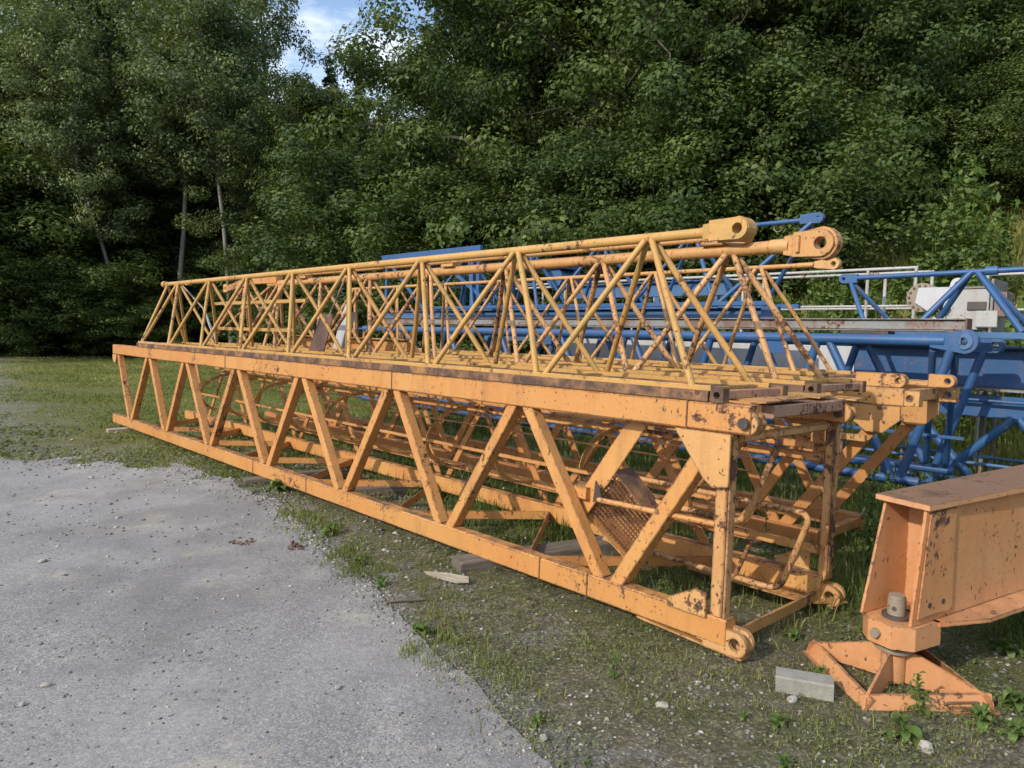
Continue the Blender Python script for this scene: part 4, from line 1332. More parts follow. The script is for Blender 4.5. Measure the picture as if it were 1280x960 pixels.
def blades(name, x, y, h, w, mat, lean=.5, tone=None, z=None):
    n = len(x)
    z = ground_h(x, y) if z is None else z
    a = RNG.random(n) * 6.283
    dx, dy = np.cos(a), np.sin(a)
    ln = lean * RNG.random(n) * h
    px, py = -dy, dx
    b = RNG.random(n) * 6.283
    qx, qy = np.cos(b) * w * .5, np.sin(b) * w * .5
    V_ = np.zeros((n, 5, 3))
    V_[:, 0] = np.stack([x - qx, y - qy, z - .01], -1)
    V_[:, 1] = np.stack([x + qx, y + qy, z - .01], -1)
    mx, my = x + dx * ln * .3, y + dy * ln * .3
    V_[:, 2] = np.stack([mx + qx * .8, my + qy * .8, z + h * .58], -1)
    V_[:, 3] = np.stack([mx - qx * .8, my - qy * .8, z + h * .58], -1)
    V_[:, 4] = np.stack([x + dx * ln, y + dy * ln, z + h * (1 - .35 * (ln / h) ** 2)], -1)
    base = (np.arange(n) * 5)[:, None]
    lo = np.concatenate([base + np.array([[0, 1, 2, 3]]), base + np.array([[3, 2, 4]])], 1)
    sz = np.tile([4, 3], n)
    t = np.repeat(tone if tone is not None else RNG.random(n), 5)
    me = np_mesh(name, V_.reshape(-1, 3), lo, sz, mat, {'tone': t})
    return tag(link(bpy.data.objects.new(name, me)), kind='stuff')


def tuft(x, y, per, r):
    n = len(x)
    k = RNG.integers(1, per + 1, n)
    xx, yy = np.repeat(x, k), np.repeat(y, k)
    rr = np.repeat(r if np.ndim(r) else np.full(n, r), k)
    return xx + RNG.normal(0, 1, len(xx)) * rr, yy + RNG.normal(0, 1, len(yy)) * rr


def tone_at(x, y, base, amp):
    return np.clip(base + amp * (fbm(np.asarray(x) * .8 + 31, np.asarray(y) * .8, 3) - .5) * 2 + RNG.normal(0, .16, len(x)), 0, 1)


# verge between road and mast and around the foot: sparse short tufts
x, y, d = polar(15000, 2.2, 13, R(-40), R(46))
u_, v_ = uv_of(x, y)
m_ = fbm(x * 1.6 + 8, y * 1.6, 4)
near_edge = np.exp(-((v_ + 1.65 + .02 * u_) / .35) ** 2) * (u_ > 0)
prob = sstep(m_ + .22 * near_edge + .10 * sstep(v_, -.6, .1), .46, .66)
keep = ~in_road(x, y) & (v_ < .35) & (RNG.random(len(x)) < prob)
x, y, d = x[keep], y[keep], d[keep]
x, y = tuft(x, y, 7, .016 * np.clip(d / 4, .7, 1.5))
d = np.hypot(x, y)
blades('verge_grass', x, y, (.008 + .030 * RNG.random(len(x)) ** 1.8) * (1 + 1.2 * (RNG.random(len(x)) < .06)), RNG.uniform(.003, .0055, len(x)) * np.clip(d / 4, .8, 1.6), M_LAWN, 1.3, tone_at(x, y, .35, .5))
# tufts rooted along the very edge of the road
ei = RNG.integers(0, len(RPE), 900)
ex_, ey_ = RPE[ei, 0] + RNG.normal(0, .10, 900) + .05, RPE[ei, 1] + RNG.normal(0, .12, 900) + .04
km = RNG.random(900) < sstep(fbm(ex_ * 1.1 + 70, ey_ * 1.1, 3), .42, .60)
x, y = tuft(ex_[km], ey_[km], 16, .030)
blades('edge_grass', x, y, RNG.uniform(.018, .075, len(x)), RNG.uniform(.004, .007, len(x)) * np.clip(np.hypot(x, y) / 5, .8, 1.6), M_LAWN, 1.0, tone_at(x, y, .35, .5), z=np.maximum(ground_h(x, y), np.where(in_road(x, y), .004, -9)))
# taller grass inside and under the stack and behind it
x, y, d = polar(34000, 3.0, 16, R(-34), R(48))
u_, v_ = uv_of(x, y)
m_ = fbm(x * 1.2 + 2, y * 1.2, 3)
keep = (v_ > .15 + 1.1 * sstep(-u_, -.3, .3)) & (v_ < 8.6) & (u_ > -3.0) & (u_ < 11) & (RNG.random(len(x)) < sstep(m_ + .16 * sstep(v_, .5, 1.5), .40, .60))
x, y = tuft(x[keep], y[keep], 3, .03)
u_, v_ = uv_of(x, y)
hh = RNG.uniform(.05, .20, len(x)) * (.45 + .55 * sstep(v_, .35, 1.2)) * (1 + .7 * sstep(v_, 2.5, 4.5) * (RNG.random(len(x)) < .4)) * (1 - .4 * sstep(u_, 4, 8))
blades('tall_grass', x, y, hh, RNG.uniform(.005, .010, len(x)) * np.clip(np.hypot(x, y) / 5, .8, 2), M_GRASS, .8, tone_at(x, y, .48, .5))
# far lawn on the left
x, y, d = polar(70000, 7.6, 40, R(-42), R(6))
u_, v_ = uv_of(x, y)
m_ = fbm(x * .55 + 5, y * .55, 4)
gm_ = track(x, y)
keep = ~in_road(x, y) & ((v_ < .2) | (u_ > 10)) & (u_ > 4.0) & (RNG.random(len(x)) < sstep(m_ - .38 * gm_ + .15, .36, .60))
x, y, d = x[keep], y[keep], d[keep]
x, y = tuft(x, y, 4, .022 * d / 8)
d = np.hypot(x, y)
blades('lawn', x, y, RNG.uniform(.012, .042, len(x)) * np.clip(d / 12, .8, 1.6), .0065 * d / 8 * RNG.uniform(.7, 1.3, len(x)), M_LAWN, 1.4, tone_at(x, y, .55, .6))
# rank grass on the bank
x, y, d = polar(60000, 8.0, 30, R(4), R(50))
u_, v_ = uv_of(x, y)
keep = (v_ > 7.4) & (v_ < 20) & (u_ < 15)
x, y, d = x[keep], y[keep], d[keep]
blades('bank_grass', x, y, RNG.uniform(.20, .62, len(x)) * (.5 + fbm(x * .7, y * .7, 3)), .013 * d / 9 * RNG.uniform(.7, 1.4, len(x)), M_LAWN, .9, tone_at(x, y, .45, .6))


def leaflets(n, centers, rad, size, tone, flat=.5, up=None):
    """n small two-triangle leaves about given centres: verts, loops, tone"""
    c = centers
    m = len(c)
    nrm = RNG.normal(0, 1, (m, 3)) * (1 - flat) + np.array([0, 0, 1]) * flat * 1.6
    if up is not None: nrm = nrm + up
    nrm /= np.linalg.norm(nrm, axis=1, keepdims=True) + 1e-9
    t = RNG.normal(0, 1, (m, 3))
    t -= nrm * (t * nrm).sum(1, keepdims=True)
    t /= np.linalg.norm(t, axis=1, keepdims=True) + 1e-9
    b = np.cross(nrm, t)
    s = size[:, None]
    v = np.stack([c - t * s, c + b * s * .52 + nrm * s * .12, c + t * s, c - b * s * .52 + nrm * s * .12], 1)
    return v.reshape(-1, 3), np.repeat(tone, 4)


x, y, d = polar(46000, 2.2, 12, R(-40), R(46))
u_, v_ = uv_of(x, y)
near_edge = np.exp(-((v_ + 1.6) / .4) ** 2) * (u_ > 0)
m_ = fbm(x * 2.1 + 50, y * 2.1, 4) + .2 * near_edge
keep = ~in_road(x, y) & (v_ < 2.4) & (RNG.random(len(x)) < sstep(m_, .44, .62))
x, y = tuft(x[keep], y[keep], 6, .026)
c = np.stack([x, y, ground_h(x, y) + RNG.uniform(.004, .03, len(x))], -1)
x2, y2, d2 = polar(26000, 7.0, 30, R(-40), R(2))
u2, v2 = uv_of(x2, y2)
k2 = ~in_road(x2, y2) & (v2 < .3) & (u2 > 3.5) & (RNG.random(len(x2)) < sstep(fbm(x2 * .7 + 12, y2 * .7, 4), .46, .62) * (1 - .9 * track(x2, y2)))
x2, y2 = tuft(x2[k2], y2[k2], 6, .04 * d2[k2] / 9)
x, y = np.concatenate([x, x2]), np.concatenate([y, y2])
c = np.stack([x, y, ground_h(x, y) + RNG.uniform(.004, .03, len(x))], -1)
vv_, tt_ = leaflets(0, c, 0, (.004 + .010 * RNG.random(len(x)) ** 2.2) * np.clip(np.hypot(x, y) / 4, .8, 3.2), tone_at(x, y, .46, .5), .55)
me = np_mesh('ground_cover', vv_, np.arange(len(vv_)), np.full(len(vv_) // 4, 4), M_COVER, {'tone': tt_})
tag(link(bpy.data.objects.new('ground_cover', me)), kind='stuff')


# ------------------------------------------------------------------ leafy weeds with single leaves
def leaf_mesh(name, ln, w, bend, mat, tone):
    n = 6
    vs, fs = [], []
    for i in range(n + 1):
        t = i / n
        ww = w * math.sin(math.pi * min(1, t * .93 + .05)) ** .8 * (1 - .25 * t)
        xx = ln * t * math.cos(bend * t)
        zz = ln * t * math.sin(.9 - bend * t * 1.3) * .55
        vs += [(xx, -ww, zz + ww * .35), (xx, 0, zz), (xx, ww, zz + ww * .35)]
    for i in range(n):
        a = i * 3
        fs += [(a, a + 3, a + 4, a + 1), (a + 1, a + 4, a + 5, a + 2)]
    me = bpy.data.meshes.new(name)
    me.from_pydata(vs, [], fs)
    at = me.attributes.new('tone', 'FLOAT', 'POINT')
    at.data.foreach_set('value', np.full(len(vs), tone, np.float32))
    me.polygons.foreach_set('use_smooth', [True] * len(fs))
    me.materials.append(mat)
    return me


LEAFM = [leaf_mesh('leaf', .11, .022, .9, M_WEED, .45), leaf_mesh('leaf', .13, .020, 1.2, M_WEED, .62), leaf_mesh('leaf', .09, .026, .7, M_WEED, .35)]


def rosette(label, x, y, n, s, stem=0.0, seed=0, group='leafy weeds on the verge'):
    rr = random.Random(seed * 31 + 5)
    z = gh(x, y)
    t = thing('weed_plant', label, 'weed', (x, y, z), (0, 0, rr.random() * 6.28), group)
    if stem:
        mb = MB().sweep([(0, 0, 0), (.01 * s, .006, stem * .5), (.025 * s, 0, stem)], [.005, .004, .002], 6)
        o = mb.build('stem', M_WEED, t)
        at = o.data.attributes.new('tone', 'FLOAT', 'POINT'); at.data.foreach_set('value', np.full(len(o.data.vertices), .5, np.float32))
    for k in range(n):
        o = bpy.data.objects.new('leaf', LEAFM[k % 3])
        a = k * 2.4 + rr.random() * .5
        f = k / max(1, n - 1)
        hz = stem * (f * .95 + .03)
        o.location = (.02 * s * f, 0, hz)
        o.rotation_euler = (rr.uniform(-.2, .2), rr.uniform(-.35, .25) - (.35 * f if stem else .5 * f), a)
        sc_ = s * (rr.uniform(.75, 1.15) * (1 - .45 * f if stem else 1))
        o.scale = (sc_, sc_, sc_)
        link(o, t)
    return t


rosette('broad-leaved weed in front of the orange foot, nearest the bottom edge', 1.50, 2.62, 15, 1.35, .07, 1)
rosette('leafy weed at the right corner of the orange foot', 1.85, 2.74, 14, 1.15, .06, 2)
rosette('upright leafy weed growing up against the front of the orange foot', 1.655, 2.81, 18, .75, .17, 3)
rosette('bright green rosette on the road edge below the stick', -.45, 3.56, 14, 1.05, .04, 4)
rosette('small pale rosette at the road edge near the bottom of the picture', .09, 2.74, 10, .6, .02, 5)
rosette('round-leaved weed between the nearest mast and the concrete block', 1.83, 3.66, 9, .85, .02, 6)
rosette('tiny rosette right at the bottom edge beside the road', .27, 2.48, 8, .40, .01, 7)
rosette('leafy weed at the far right edge below the outrigger beam', 2.12, 2.92, 16, 1.2, .05, 8)
rosette('weed at the lower right corner of the picture', 1.93, 2.66, 14, 1.0, .05, 9)
rosette('small weed on the dirt in front of the mast fork', .93, 2.76, 8, .5, .02, 10)
rosette('dock leaves under the nearest mast, by the mesh tray', .93, 4.25, 9, .9, .03, 11)
rosette('dock leaves in the shade under the mast near the sleeper', .48, 4.55, 8, .8, .03, 12)
rosette('bushy green weed standing between the open mast end and the outrigger beam', 2.46, 4.90, 70, 1.25, .66, 13)
rosette('second bushy weed just behind the first, under the rear mast', 2.72, 5.10, 60, 1.2, .60, 14)
rosette('green weed growing through the open end of the nearest mast', 1.95, 4.45, 26, .9, .34, 15)
rosette('slim weed inside the mast end, left of the far post', 1.70, 4.75, 20, .65, .42, 16)
rosette('leafy weed tuft on the road edge halfway along the mast', -1.35, 5.25, 16, 1.3, .07, 17)
rosette('leafy weed tuft at the road edge by the middle timber block', -2.15, 6.6, 18, 1.6, .09, 18)


M_DRY = attr_leaf('dry_leaf', [(0, (0.09, 0.045, 0.03)), (1, (0.20, 0.10, 0.065))], trans=.15)
DRYM = leaf_mesh('leaf', .07, .014, 1.6, M_DRY, .5)
for k, (lab, x, y) in enumerate((('withered reddish-brown weed lying on the road, left of the two', -1.92, 5.02), ('withered reddish-brown weed lying on the road edge, right of the two', -1.50, 4.92))):
    t = thing('withered_weed', lab, 'weed', (x, y, .004), (0, 0, k * 2.0))
    rj = random.Random(k + 3)
    for q in range(13):
        o = bpy.data.objects.new('leaf', DRYM)
        o.location = (rj.uniform(-.07, .07), rj.uniform(-.04, .04), rj.uniform(.0, .02)); o.rotation_euler = (rj.uniform(-.6, .6), rj.uniform(-.2, .5), rj.random() * 6.28)
        f_ = rj.uniform(.6, 1.2); o.scale = (f_, f_, f_); link(o, t)

for k, (lab, x, y, n, sc_) in enumerate([
        ('low weed tuft on the road edge left of the splintered board', -.98, 4.60, 14, 1.0),
        ('weed clump on the road edge between the stick and the board', -.78, 4.22, 12, .9),
        ('leafy weed in front of the concrete block', 1.05, 2.72, 11, .75),
        ('leafy weed beside the mast fork, behind the concrete block', 1.42, 3.55, 12, .85),
        ('small weed at the bottom edge below the concrete block', .98, 2.46, 10, .6),
        ('weed between the concrete block and the left corner of the foot', 1.38, 3.12, 11, .7),
        ('weed patch under the outrigger beam behind the foot', 2.05, 3.55, 15, 1.1),
        ('second weed patch under the outrigger beam, farther right', 2.45, 3.45, 15, 1.2),
        ('tall weed under the outrigger beam at the right edge', 2.72, 3.75, 20, 1.1),
        ('pale weed rosette in the middle of the bare dirt', .45, 3.10, 9, .55)]):
    rosette(lab, x, y, n, sc_, .04 if k < 8 else .12, 40 + k)


# ------------------------------------------------------------------ trees
def build_tree(name_seed, h, cr, tr, clear, nleaf, lsize, mat, bark, kind='broad', lean=(0, 0), clump=.62, nl=18):
    """returns trunk mesh and crown mesh, at the origin"""
    rr = np.random.default_rng(name_seed)
    mb = MB()
    npt = 9
    tp = []
    wob = rr.normal(0, 1, (npt, 2)) * .012 * h
    for i in range(npt):
        t = i / (npt - 1)
        tp.append(Vector((lean[0] * t ** 1.3 + wob[i, 0] * t, lean[1] * t + wob[i, 1] * t, h * .93 * t)))
    rad = [tr * (1 - .86 * (i / (npt - 1))) ** .9 * (1.25 if i == 0 else 1) for i in range(npt)]
    mb.sweep(tp, rad, 10, caps=False)

    def at(t):
        f = min(max(t, 0), .999) * (npt - 1)
        i = int(f)
        return tp[i].lerp(tp[i + 1], f - i)
    cl, cs = [], []
    for k in range(nl):
        t = clear + (1 - clear) * ((k + .5) / nl) ** .9
        base = at(t * .95)
        az = k * 2.39996 + rr.uniform(-.4, .4)
        q = (t - clear) / (1 - clear)
        if kind == 'broad':
            prof = (math.sin(math.pi * (.20 + .80 * q) ** 1.0) ** .55) * (1 - .12 * q)
            up = .15 + .9 * q
        elif kind == 'slim':
            prof = (.45 + .55 * math.sin(math.pi * (.1 + .85 * q)))
            up = .6 + .9 * q
        else:
            prof = math.sin(math.pi * (.35 + .6 * q)) ** .6
            up = .3 + .8 * q
        ln = cr * prof * rr.uniform(.72, 1.12)
        d = Vector((math.cos(az), math.sin(az), up * .7)).normalized()
        pts = [base]
        for s in range(1, 5):
            f = s / 4
            p = base + d * ln * f + Vector((0, 0, .12 * ln * f * f * (1 if kind != 'broad' else -.4))) + Vector(rr.normal(0, .05, 3) * ln)
            pts.append(p)
        r0 = tr * .42 * (1 - .6 * q)
        mb.sweep(pts, [r0, r0 * .75, r0 * .55, r0 * .35, r0 * .15], 6, caps=False)
        for f in (.45, .7, 1.0):
            i = min(int(f * 4), 4)
            p = pts[i]
            cl.append(p); cs.append(clump * rr.uniform(.8, 1.25) * (.7 + .5 * (1 - abs(f - .7))))
            nb = 3 if kind != 'slim' else 2
            for b_ in range(nb):
                dd = (d + Vector(rr.normal(0, .75, 3))).normalized()
                e = p + dd * ln * rr.uniform(.22, .48)
                if b_ < 2:
                    mb.sweep([p, p.lerp(e, .5) + Vector(rr.normal(0, .02, 3) * ln), e], [r0 * .3, r0 * .2, r0 * .08], 4, caps=False)
                cl.append(e); cs.append(clump * rr.uniform(.7, 1.2))
    cl.append(at(.97)); cs.append(clump)
    cl = np.array([tuple(p) for p in cl]); cs = np.array(cs)
    wgt = cs ** 2 / (cs ** 2).sum()
    ci = rr.choice(len(cl), nleaf, p=wgt)
    dirs = rr.normal(0, 1, (nleaf, 3)); dirs /= np.linalg.norm(dirs, axis=1, keepdims=True)
    rad_ = rr.random(nleaf) ** .40
    pos = cl[ci] + dirs * (rad_ * cs[ci])[:, None] * np.array([1, 1, .62])
    if kind == 'slim':
        pos[:, 2] -= .25 * rr.random(nleaf)
    ctr = np.array([0, 0, h * .55])
    outw = pos - ctr; outw /= np.linalg.norm(outw, axis=1, keepdims=True) + 1e-6
    nrm = dirs * .85 + outw * .25 + np.array([0, 0, .50]) + rr.normal(0, .36, (nleaf, 3))
    nrm /= np.linalg.norm(nrm, axis=1, keepdims=True)
    t = rr.normal(0, 1, (nleaf, 3)); t -= nrm * (t * nrm).sum(1, keepdims=True); t /= np.linalg.norm(t, axis=1, keepdims=True)
    b = np.cross(nrm, t)
    s = (lsize * rr.uniform(.65, 1.3, nleaf))[:, None]
    v = np.stack([pos - t * s, pos + b * s * .55 + nrm * s * .15, pos + t * s, pos - b * s * .55 + nrm * s * .15], 1).reshape(-1, 3)
    cton = rr.normal(0, .16, len(cl))
    tone = np.clip(.45 + cton[ci] + rr.normal(0, .15, nleaf), 0, 1)
    crown = np_mesh('crown', v, np.arange(len(v)), np.full(nleaf, 4), mat, {'tone': np.repeat(tone, 4)})
    trunk = bpy.data.meshes.new('trunk')
    trunk.from_pydata(mb.v, [], mb.f)
    trunk.polygons.foreach_set('use_smooth', [True] * len(mb.f))
    trunk.materials.append(bark)
    return trunk, crown


def build_spruce(seed, h, cr, mat):
    rr = np.random.default_rng(seed)
    mb = MB()
    mb.sweep([(0, 0, 0), (0, 0, h * .5), (0, 0, h)], [.16, .09, .01], 8, caps=False)
    P_, Nn = [], []
    z = .8
    while z < h - .1:
        q = z / h
        ln = cr * (1 - q) ** .85 + .08
        nb = 9
        for k in range(nb):
            a = rr.random() * 6.28
            zb_ = z + rr.normal(0, .16)
            m = int(20 + 42 * ln)
            f = rr.random(m) ** .7
            w = rr.normal(0, 1, m) * .16 * ln * (1 - f * .6)
            x = f * ln; zz = zb_ - rr.uniform(.1, .45) * f * ln + .1 * f ** 2 * ln - np.abs(rr.normal(0, .06, m))
            P_.append(np.stack([x * math.cos(a) - w * math.sin(a), x * math.sin(a) + w * math.cos(a), zz], -1))
            Nn.append(np.full(m, a))
        z += .26 + .1 * (1 - q)
    pos = np.concatenate(P_); aa = np.concatenate(Nn); n = len(pos)
    t = np.stack([np.cos(aa), np.sin(aa), np.full(n, -.25)], -1) + rr.normal(0, .45, (n, 3)); t /= np.linalg.norm(t, axis=1, keepdims=True)
    nrm = np.array([0, 0, 1.]) + rr.normal(0, .4, (n, 3)); nrm -= t * (t * nrm).sum(1, keepdims=True); nrm /= np.linalg.norm(nrm, axis=1, keepdims=True)
    b = np.cross(nrm, t); s = (.14 * rr.uniform(.7, 1.3, n))[:, None]
    v = np.stack([pos - t * s, pos + b * s * .25, pos + t * s, pos - b * s * .25], 1).reshape(-1, 3)
    crown = np_mesh('crown', v, np.arange(len(v)), np.full(n, 4), mat, {'tone': np.repeat(np.clip(rr.normal(.5, .2, n), 0, 1), 4)})
    trunk = bpy.data.meshes.new('trunk'); trunk.from_pydata(mb.v, [], mb.f); trunk.materials.append(M_BARK)
    return trunk, crown


TV = {
    'big_a': build_tree(1, 13.5, 4.6, .26, .10, 110000, .060, M_LEAF, M_BARK, 'broad', clump=.72, nl=28),
    'big_b': build_tree(2, 13.0, 4.2, .24, .08, 105000, .058, M_LEAF2, M_BARK, 'broad', clump=.64, nl=28),
    'big_c': build_tree(3, 12.0, 4.8, .25, .12, 105000, .066, M_LEAF3, M_BARK, 'broad', clump=.74, nl=26),
    'slim_a': build_tree(4, 16.0, 3.0, .115, .38, 34000, .072, M_LEAF_HAZED, M_BARK_PALE, 'slim', clump=.66, nl=24),
    'slim_b': build_tree(5, 15.0, 2.7, .110, .53, 29000, .070, M_LEAF_HAZED, M_BARK_PALE, 'slim', clump=.62, nl=22),
    'sparse': build_tree(6, 18.0, 3.2, .20, .40, 22000, .085, M_LEAF, M_BARK, 'slim', clump=.70, nl=20),
    'bush_a': build_tree(7, 4.6, 2.2, .08, .03, 50000, .044, M_LEAF3, M_BARK, 'bush', clump=.44, nl=22),
    'bush_b': build_tree(8, 5.2, 2.0, .08, .03, 50000, .046, M_LEAF, M_BARK, 'bush', clump=.42, nl=22),
    'spruce': build_spruce(9, 14.0, 2.4, M_NEEDLE),
    'dry': build_spruce(10, 12.0, 2.6, M_NEEDLE_DRY),
}
HT = {'big_a': 13.5, 'big_b': 13.0, 'big_c': 12.0, 'slim_a': 16, 'slim_b': 15, 'sparse': 18, 'bush_a': 4.6, 'bush_b': 5.2, 'spruce': 14, 'dry': 12}


def tree(var, label, px, d, h, wid=1.0, rz=0.0, tilt=(0, 0), group=None, name='tree', cat='tree'):
    """px: bearing given as the tangent of the angle from straight ahead, x1000"""
    x, y = px / 1000.0 * d, d
    s = h / HT[var]
    t = thing(name, label, cat, (x, y, gh(x, y) - .05), (tilt[0], tilt[1], rz), group)
    for nm, me in zip(('trunk', 'crown'), TV[var]):
        o = bpy.data.objects.new(nm, me)
        o.scale = (s * wid, s * wid, s)
        link(o, t)
    return t


B_ = lambda p: (p - 640) / .908      # bearing from a picture column of the photograph
# slender trees on the left
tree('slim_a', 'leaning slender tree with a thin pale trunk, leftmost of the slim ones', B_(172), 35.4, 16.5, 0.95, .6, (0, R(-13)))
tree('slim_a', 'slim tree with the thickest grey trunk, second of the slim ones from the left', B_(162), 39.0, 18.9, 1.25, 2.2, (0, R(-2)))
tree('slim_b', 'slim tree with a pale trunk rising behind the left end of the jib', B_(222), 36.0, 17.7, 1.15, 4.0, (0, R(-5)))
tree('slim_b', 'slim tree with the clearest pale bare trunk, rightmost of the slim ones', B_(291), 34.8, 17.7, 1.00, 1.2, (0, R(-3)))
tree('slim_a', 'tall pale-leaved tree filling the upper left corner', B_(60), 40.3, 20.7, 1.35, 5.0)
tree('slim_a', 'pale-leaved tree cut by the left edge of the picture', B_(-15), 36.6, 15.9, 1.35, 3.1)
tree('sparse', 'tall dark thin-crowned tree left of the patch of sky', B_(340), 42.0, 24.0, .72, 2.4)
tree('sparse', 'tall thin-crowned tree behind the slim trees, top left', B_(240), 48.8, 25.6, 1.05, .4)
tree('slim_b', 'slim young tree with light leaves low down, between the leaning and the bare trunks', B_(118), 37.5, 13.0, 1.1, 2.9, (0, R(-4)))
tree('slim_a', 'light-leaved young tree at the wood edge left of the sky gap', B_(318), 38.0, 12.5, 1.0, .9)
# under-storey on the left
for i, (p, d, h, w, lab) in enumerate([
        (10, 35, 7.9, 1.5, 'dark rounded shrub at the left edge of the lawn'),
        (72, 35.4, 6.4, 1.5, 'low dark shrub at the lawn edge left of the slim trunks'),
        (125, 37, 5.8, 1.5, 'shrub at the foot of the leaning slender tree'),
        (215, 41, 7.2, 1.5, 'shadowed shrub behind the slim trunks'),
        (270, 42, 8.4, 1.4, 'shadowed shrub right of the slim trunks, deep in the wood'),
        (-50, 33, 9.0, 1.4, 'tall shrub cut by the left edge of the picture')]):
    tree('bush_a' if i % 2 else 'bush_b', lab, B_(p), d, h, w, i * 1.3, name='shrub', cat='shrub')
for i, (p, d, h, w, lab) in enumerate([
        (150, 34.5, 3.6, 1.5, 'low light green shrub in front of the second slim trunk'),
        (40, 33.5, 4.4, 1.5, 'light green shrub at the lawn edge near the left border'),
        (330, 37, 5.0, 1.4, 'light shrub in the gap right of the bare pale trunk'),
        (105, 36, 5.2, 1.2, 'tall light shrub between the lawn and the leaning tree')]):
    tree('bush_a', lab, B_(p), d, h, w, i * 1.9 + 1, name='shrub', cat='shrub')
# middle
tree('big_b', 'mid-green bushy tree below the patch of sky', B_(396), 34, 13.5, 1.0, .9)
tree('bush_b', 'yellow-green bushy tree left of the big middle tree', B_(448), 25, 7.6, 1.25, 2.0)
tree('spruce', 'dark pointed spruce standing in the patch of sky', B_(420), 52, 16.6, 1.0, 0, name='spruce_tree')
tree('spruce', 'smaller spruce tip beside the pointed spruce', B_(456), 50, 16.0, .85, 1, name='spruce_tree')
tree('big_a', 'big broadleaf tree right of the patch of sky, its crown leaving the picture', B_(660), 25, 15.5, 1.0, 3.4)
tree('bush_a', 'light green bush in front of the big middle tree', B_(560), 21, 5.6, 1.2, .7, name='shrub', cat='shrub')
tree('bush_b', 'bush above the blue platform frame, right of the light green one', B_(655), 20, 5.4, 1.25, 4.1, name='shrub', cat='shrub')
tree('big_c', 'large spreading tree at the top centre with dark limbs', B_(745), 23, 15.0, 1.05, 1.9)
tree('big_b', 'dense broadleaf tree right of centre above the orange eye lugs', B_(870), 20.5, 13.0, 1.05, .2)
tree('big_a', 'dense tree on the bank, tallest on the right', B_(1010), 23, 13.0, 1.0, 5.5)
tree('big_c', 'broad tree on the bank near the right edge', B_(1130), 24, 12.0, 1.0, 2.8)
tree('big_b', 'tree at the upper right edge behind the bank weeds', B_(1255), 25, 12.5, 1.0, 4.6)
tree('dry', 'dark brownish conifer in the upper right corner', B_(1275), 22.5, 9.5, .8, 0, name='conifer_tree')
for i, (p, d, h, w, lab) in enumerate([
        (740, 18.5, 5.6, 1.15, 'round bush just above the thick orange tube'),
        (815, 17.6, 4.6, 1.2, 'bush behind the highest orange eye lug'),
        (890, 17.0, 6.2, 1.1, 'tall bush behind the small blue eye'),
        (965, 16.5, 5.0, 1.2, 'bush behind the big rusty eye lug'),
        (1055, 19.5, 6.8, 1.0, 'tall light-tipped bush above the white railing'),
        (1128, 21.0, 5.6, 1.1, 'bush above the white winch'),
        (1200, 21.5, 5.0, 1.1, 'bush on the bank at the right, above the blue jib'),
        (1290, 21.0, 4.6, 1.2, 'bush cut by the right edge of the picture')]):
    tree('bush_a' if i % 2 else 'bush_b', lab, B_(p), d, h, w, i * 2.1 + .3, name='shrub', cat='shrub')
for i, (p, d, h, w, lab) in enumerate([
        (1235, 18.0, 3.4, 1.2, 'low bush on top of the bank at the right edge'),
        (1175, 18.5, 3.2, 1.2, 'low bush on the bank behind the tallest weed spire'),
        (1310, 16.5, 3.6, 1.2, 'low bush beyond the right edge of the bank')]):
    tree('bush_b' if i % 2 else 'bush_a', lab, B_(p), d, h, w, i * 2.7, name='shrub', cat='shrub')
# the wood behind, trees nothing tells apart
GB = 'trees of the shaded wood behind'
rr_ = random.Random(5)
for i, (p, d, h) in enumerate([(-60, 42, 15), (20, 44, 15), (100, 43, 15.5), (170, 46, 16), (235, 44, 14.5), (300, 46, 14.5), (350, 47, 14.0),
                               (600, 40, 17), (690, 38, 18), (640, 34, 18), (720, 33, 18), (800, 31, 18), (880, 30, 17.5), (960, 29, 17),
                               (1040, 29, 16.5), (1120, 28, 16), (1200, 28, 15), (1290, 28, 15), (430, 46, 14.0), (490, 40, 12.5), (-110, 38, 14)]):
    tree(('big_a', 'big_b', 'big_c')[i % 3], 'dense shadowed broadleaf tree in the wood behind the front row', B_(p), d, h, 1.15, rr_.random() * 6.28, group=GB)

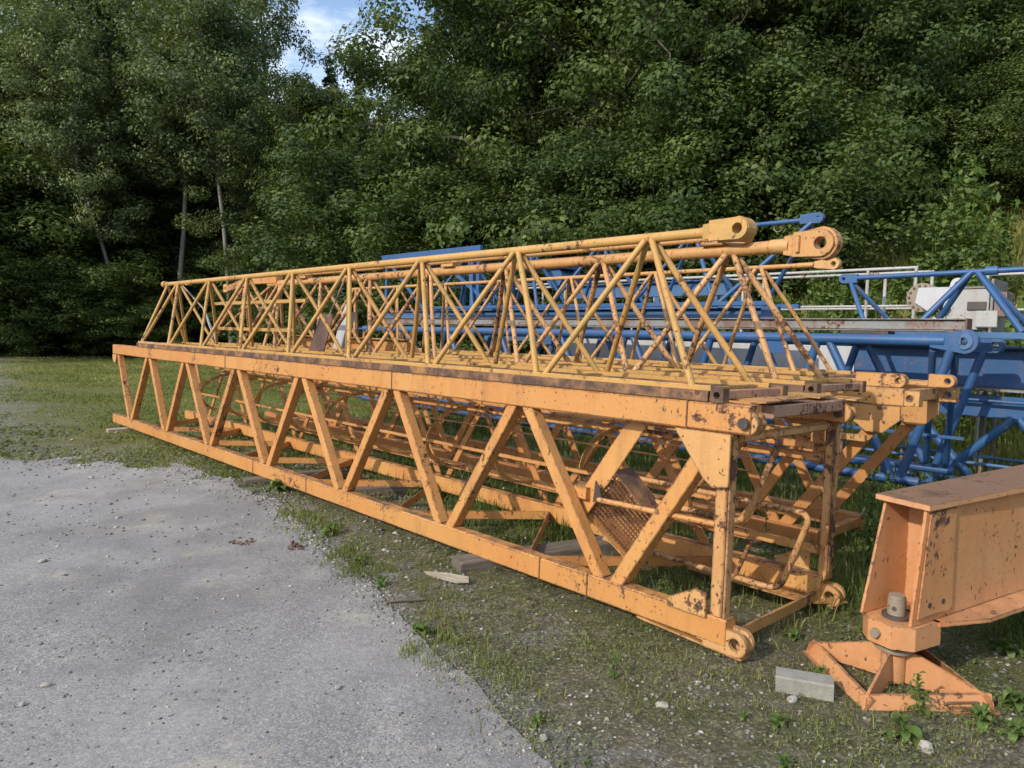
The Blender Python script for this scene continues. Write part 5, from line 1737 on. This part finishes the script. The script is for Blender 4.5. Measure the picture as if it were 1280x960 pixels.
# tall weeds on the bank
def tall_weed_meshes(seed, h):
    rr = np.random.default_rng(seed)
    mb = MB()
    cs = []
    for k in range(5):
        a = rr.random() * 6.28; l = rr.uniform(.05, .22)
        p0 = Vector((rr.normal(0, .05), rr.normal(0, .05), 0)); p1 = p0 + Vector((math.cos(a) * l, math.sin(a) * l, h * rr.uniform(.7, 1)))
        mb.sweep([p0, p0.lerp(p1, .5), p1], [.007, .005, .002], 5, caps=False)
        n = 90
        f = rr.random(n) ** .7
        base = np.array([tuple(p0.lerp(p1, float(q))) for q in f])
        b = rr.random(n) * 6.28; r_ = rr.uniform(.02, .13, n) * (1.15 - f * .7)
        cs.append(base + np.stack([np.cos(b) * r_, np.sin(b) * r_, -r_ * .3], -1))
    c = np.concatenate(cs)
    v, t = leaflets(0, c, 0, rr.uniform(.025, .055, len(c)), np.clip(rr.normal(.55, .2, len(c)), 0, 1), .45)
    fol = np_mesh('foliage', v, np.arange(len(v)), np.full(len(v) // 4, 4), M_WEED, {'tone': t})
    st = bpy.data.meshes.new('stem'); st.from_pydata(mb.v, [], mb.f); st.materials.append(M_WEED)
    at = st.attributes.new('tone', 'FLOAT', 'POINT'); at.data.foreach_set('value', np.full(len(mb.v), .6, np.float32))
    return st, fol


TW = [tall_weed_meshes(21, 1.0), tall_weed_meshes(22, 1.3), tall_weed_meshes(23, .8)]
rr_ = random.Random(9)
for i in range(120):
    uu, vv = rr_.uniform(-3.5, 8.5), 8.4 + rr_.random() ** 1.1 * 5.0
    w = Wd(uu, vv, 0)
    t = thing('bank_weed', 'tall leafy weed growing among the others on the grassy bank behind the blue crane parts', 'weed', (w.x, w.y, gh(w.x, w.y) - .03), (0, 0, rr_.random() * 6.28), 'tall weeds on the bank')
    s = rr_.uniform(.8, 1.8)
    for nm, me in zip(('stem', 'foliage'), TW[i % 3]):
        o = bpy.data.objects.new(nm, me); o.scale = (s, s, s); link(o, t)
for k, (px_, d_, s_) in enumerate(((1195, 14.5, 2.6), (1180, 15.0, 2.2), (1215, 14.2, 1.9))):
    x_, y_ = B_(px_) / 1000 * d_, d_
    t = thing('bank_weed', ('tallest yellow-green weed spire on the bank above the winch', 'slim weed spire left of the tallest one on the bank', 'shorter weed spire right of the tallest one on the bank')[k], 'weed', (x_, y_, gh(x_, y_)), (0, 0, k))
    for nm, me in zip(('stem', 'foliage'), TW[k]):
        o = bpy.data.objects.new(nm, me); o.scale = (s_ * .8, s_ * .8, s_); link(o, t)
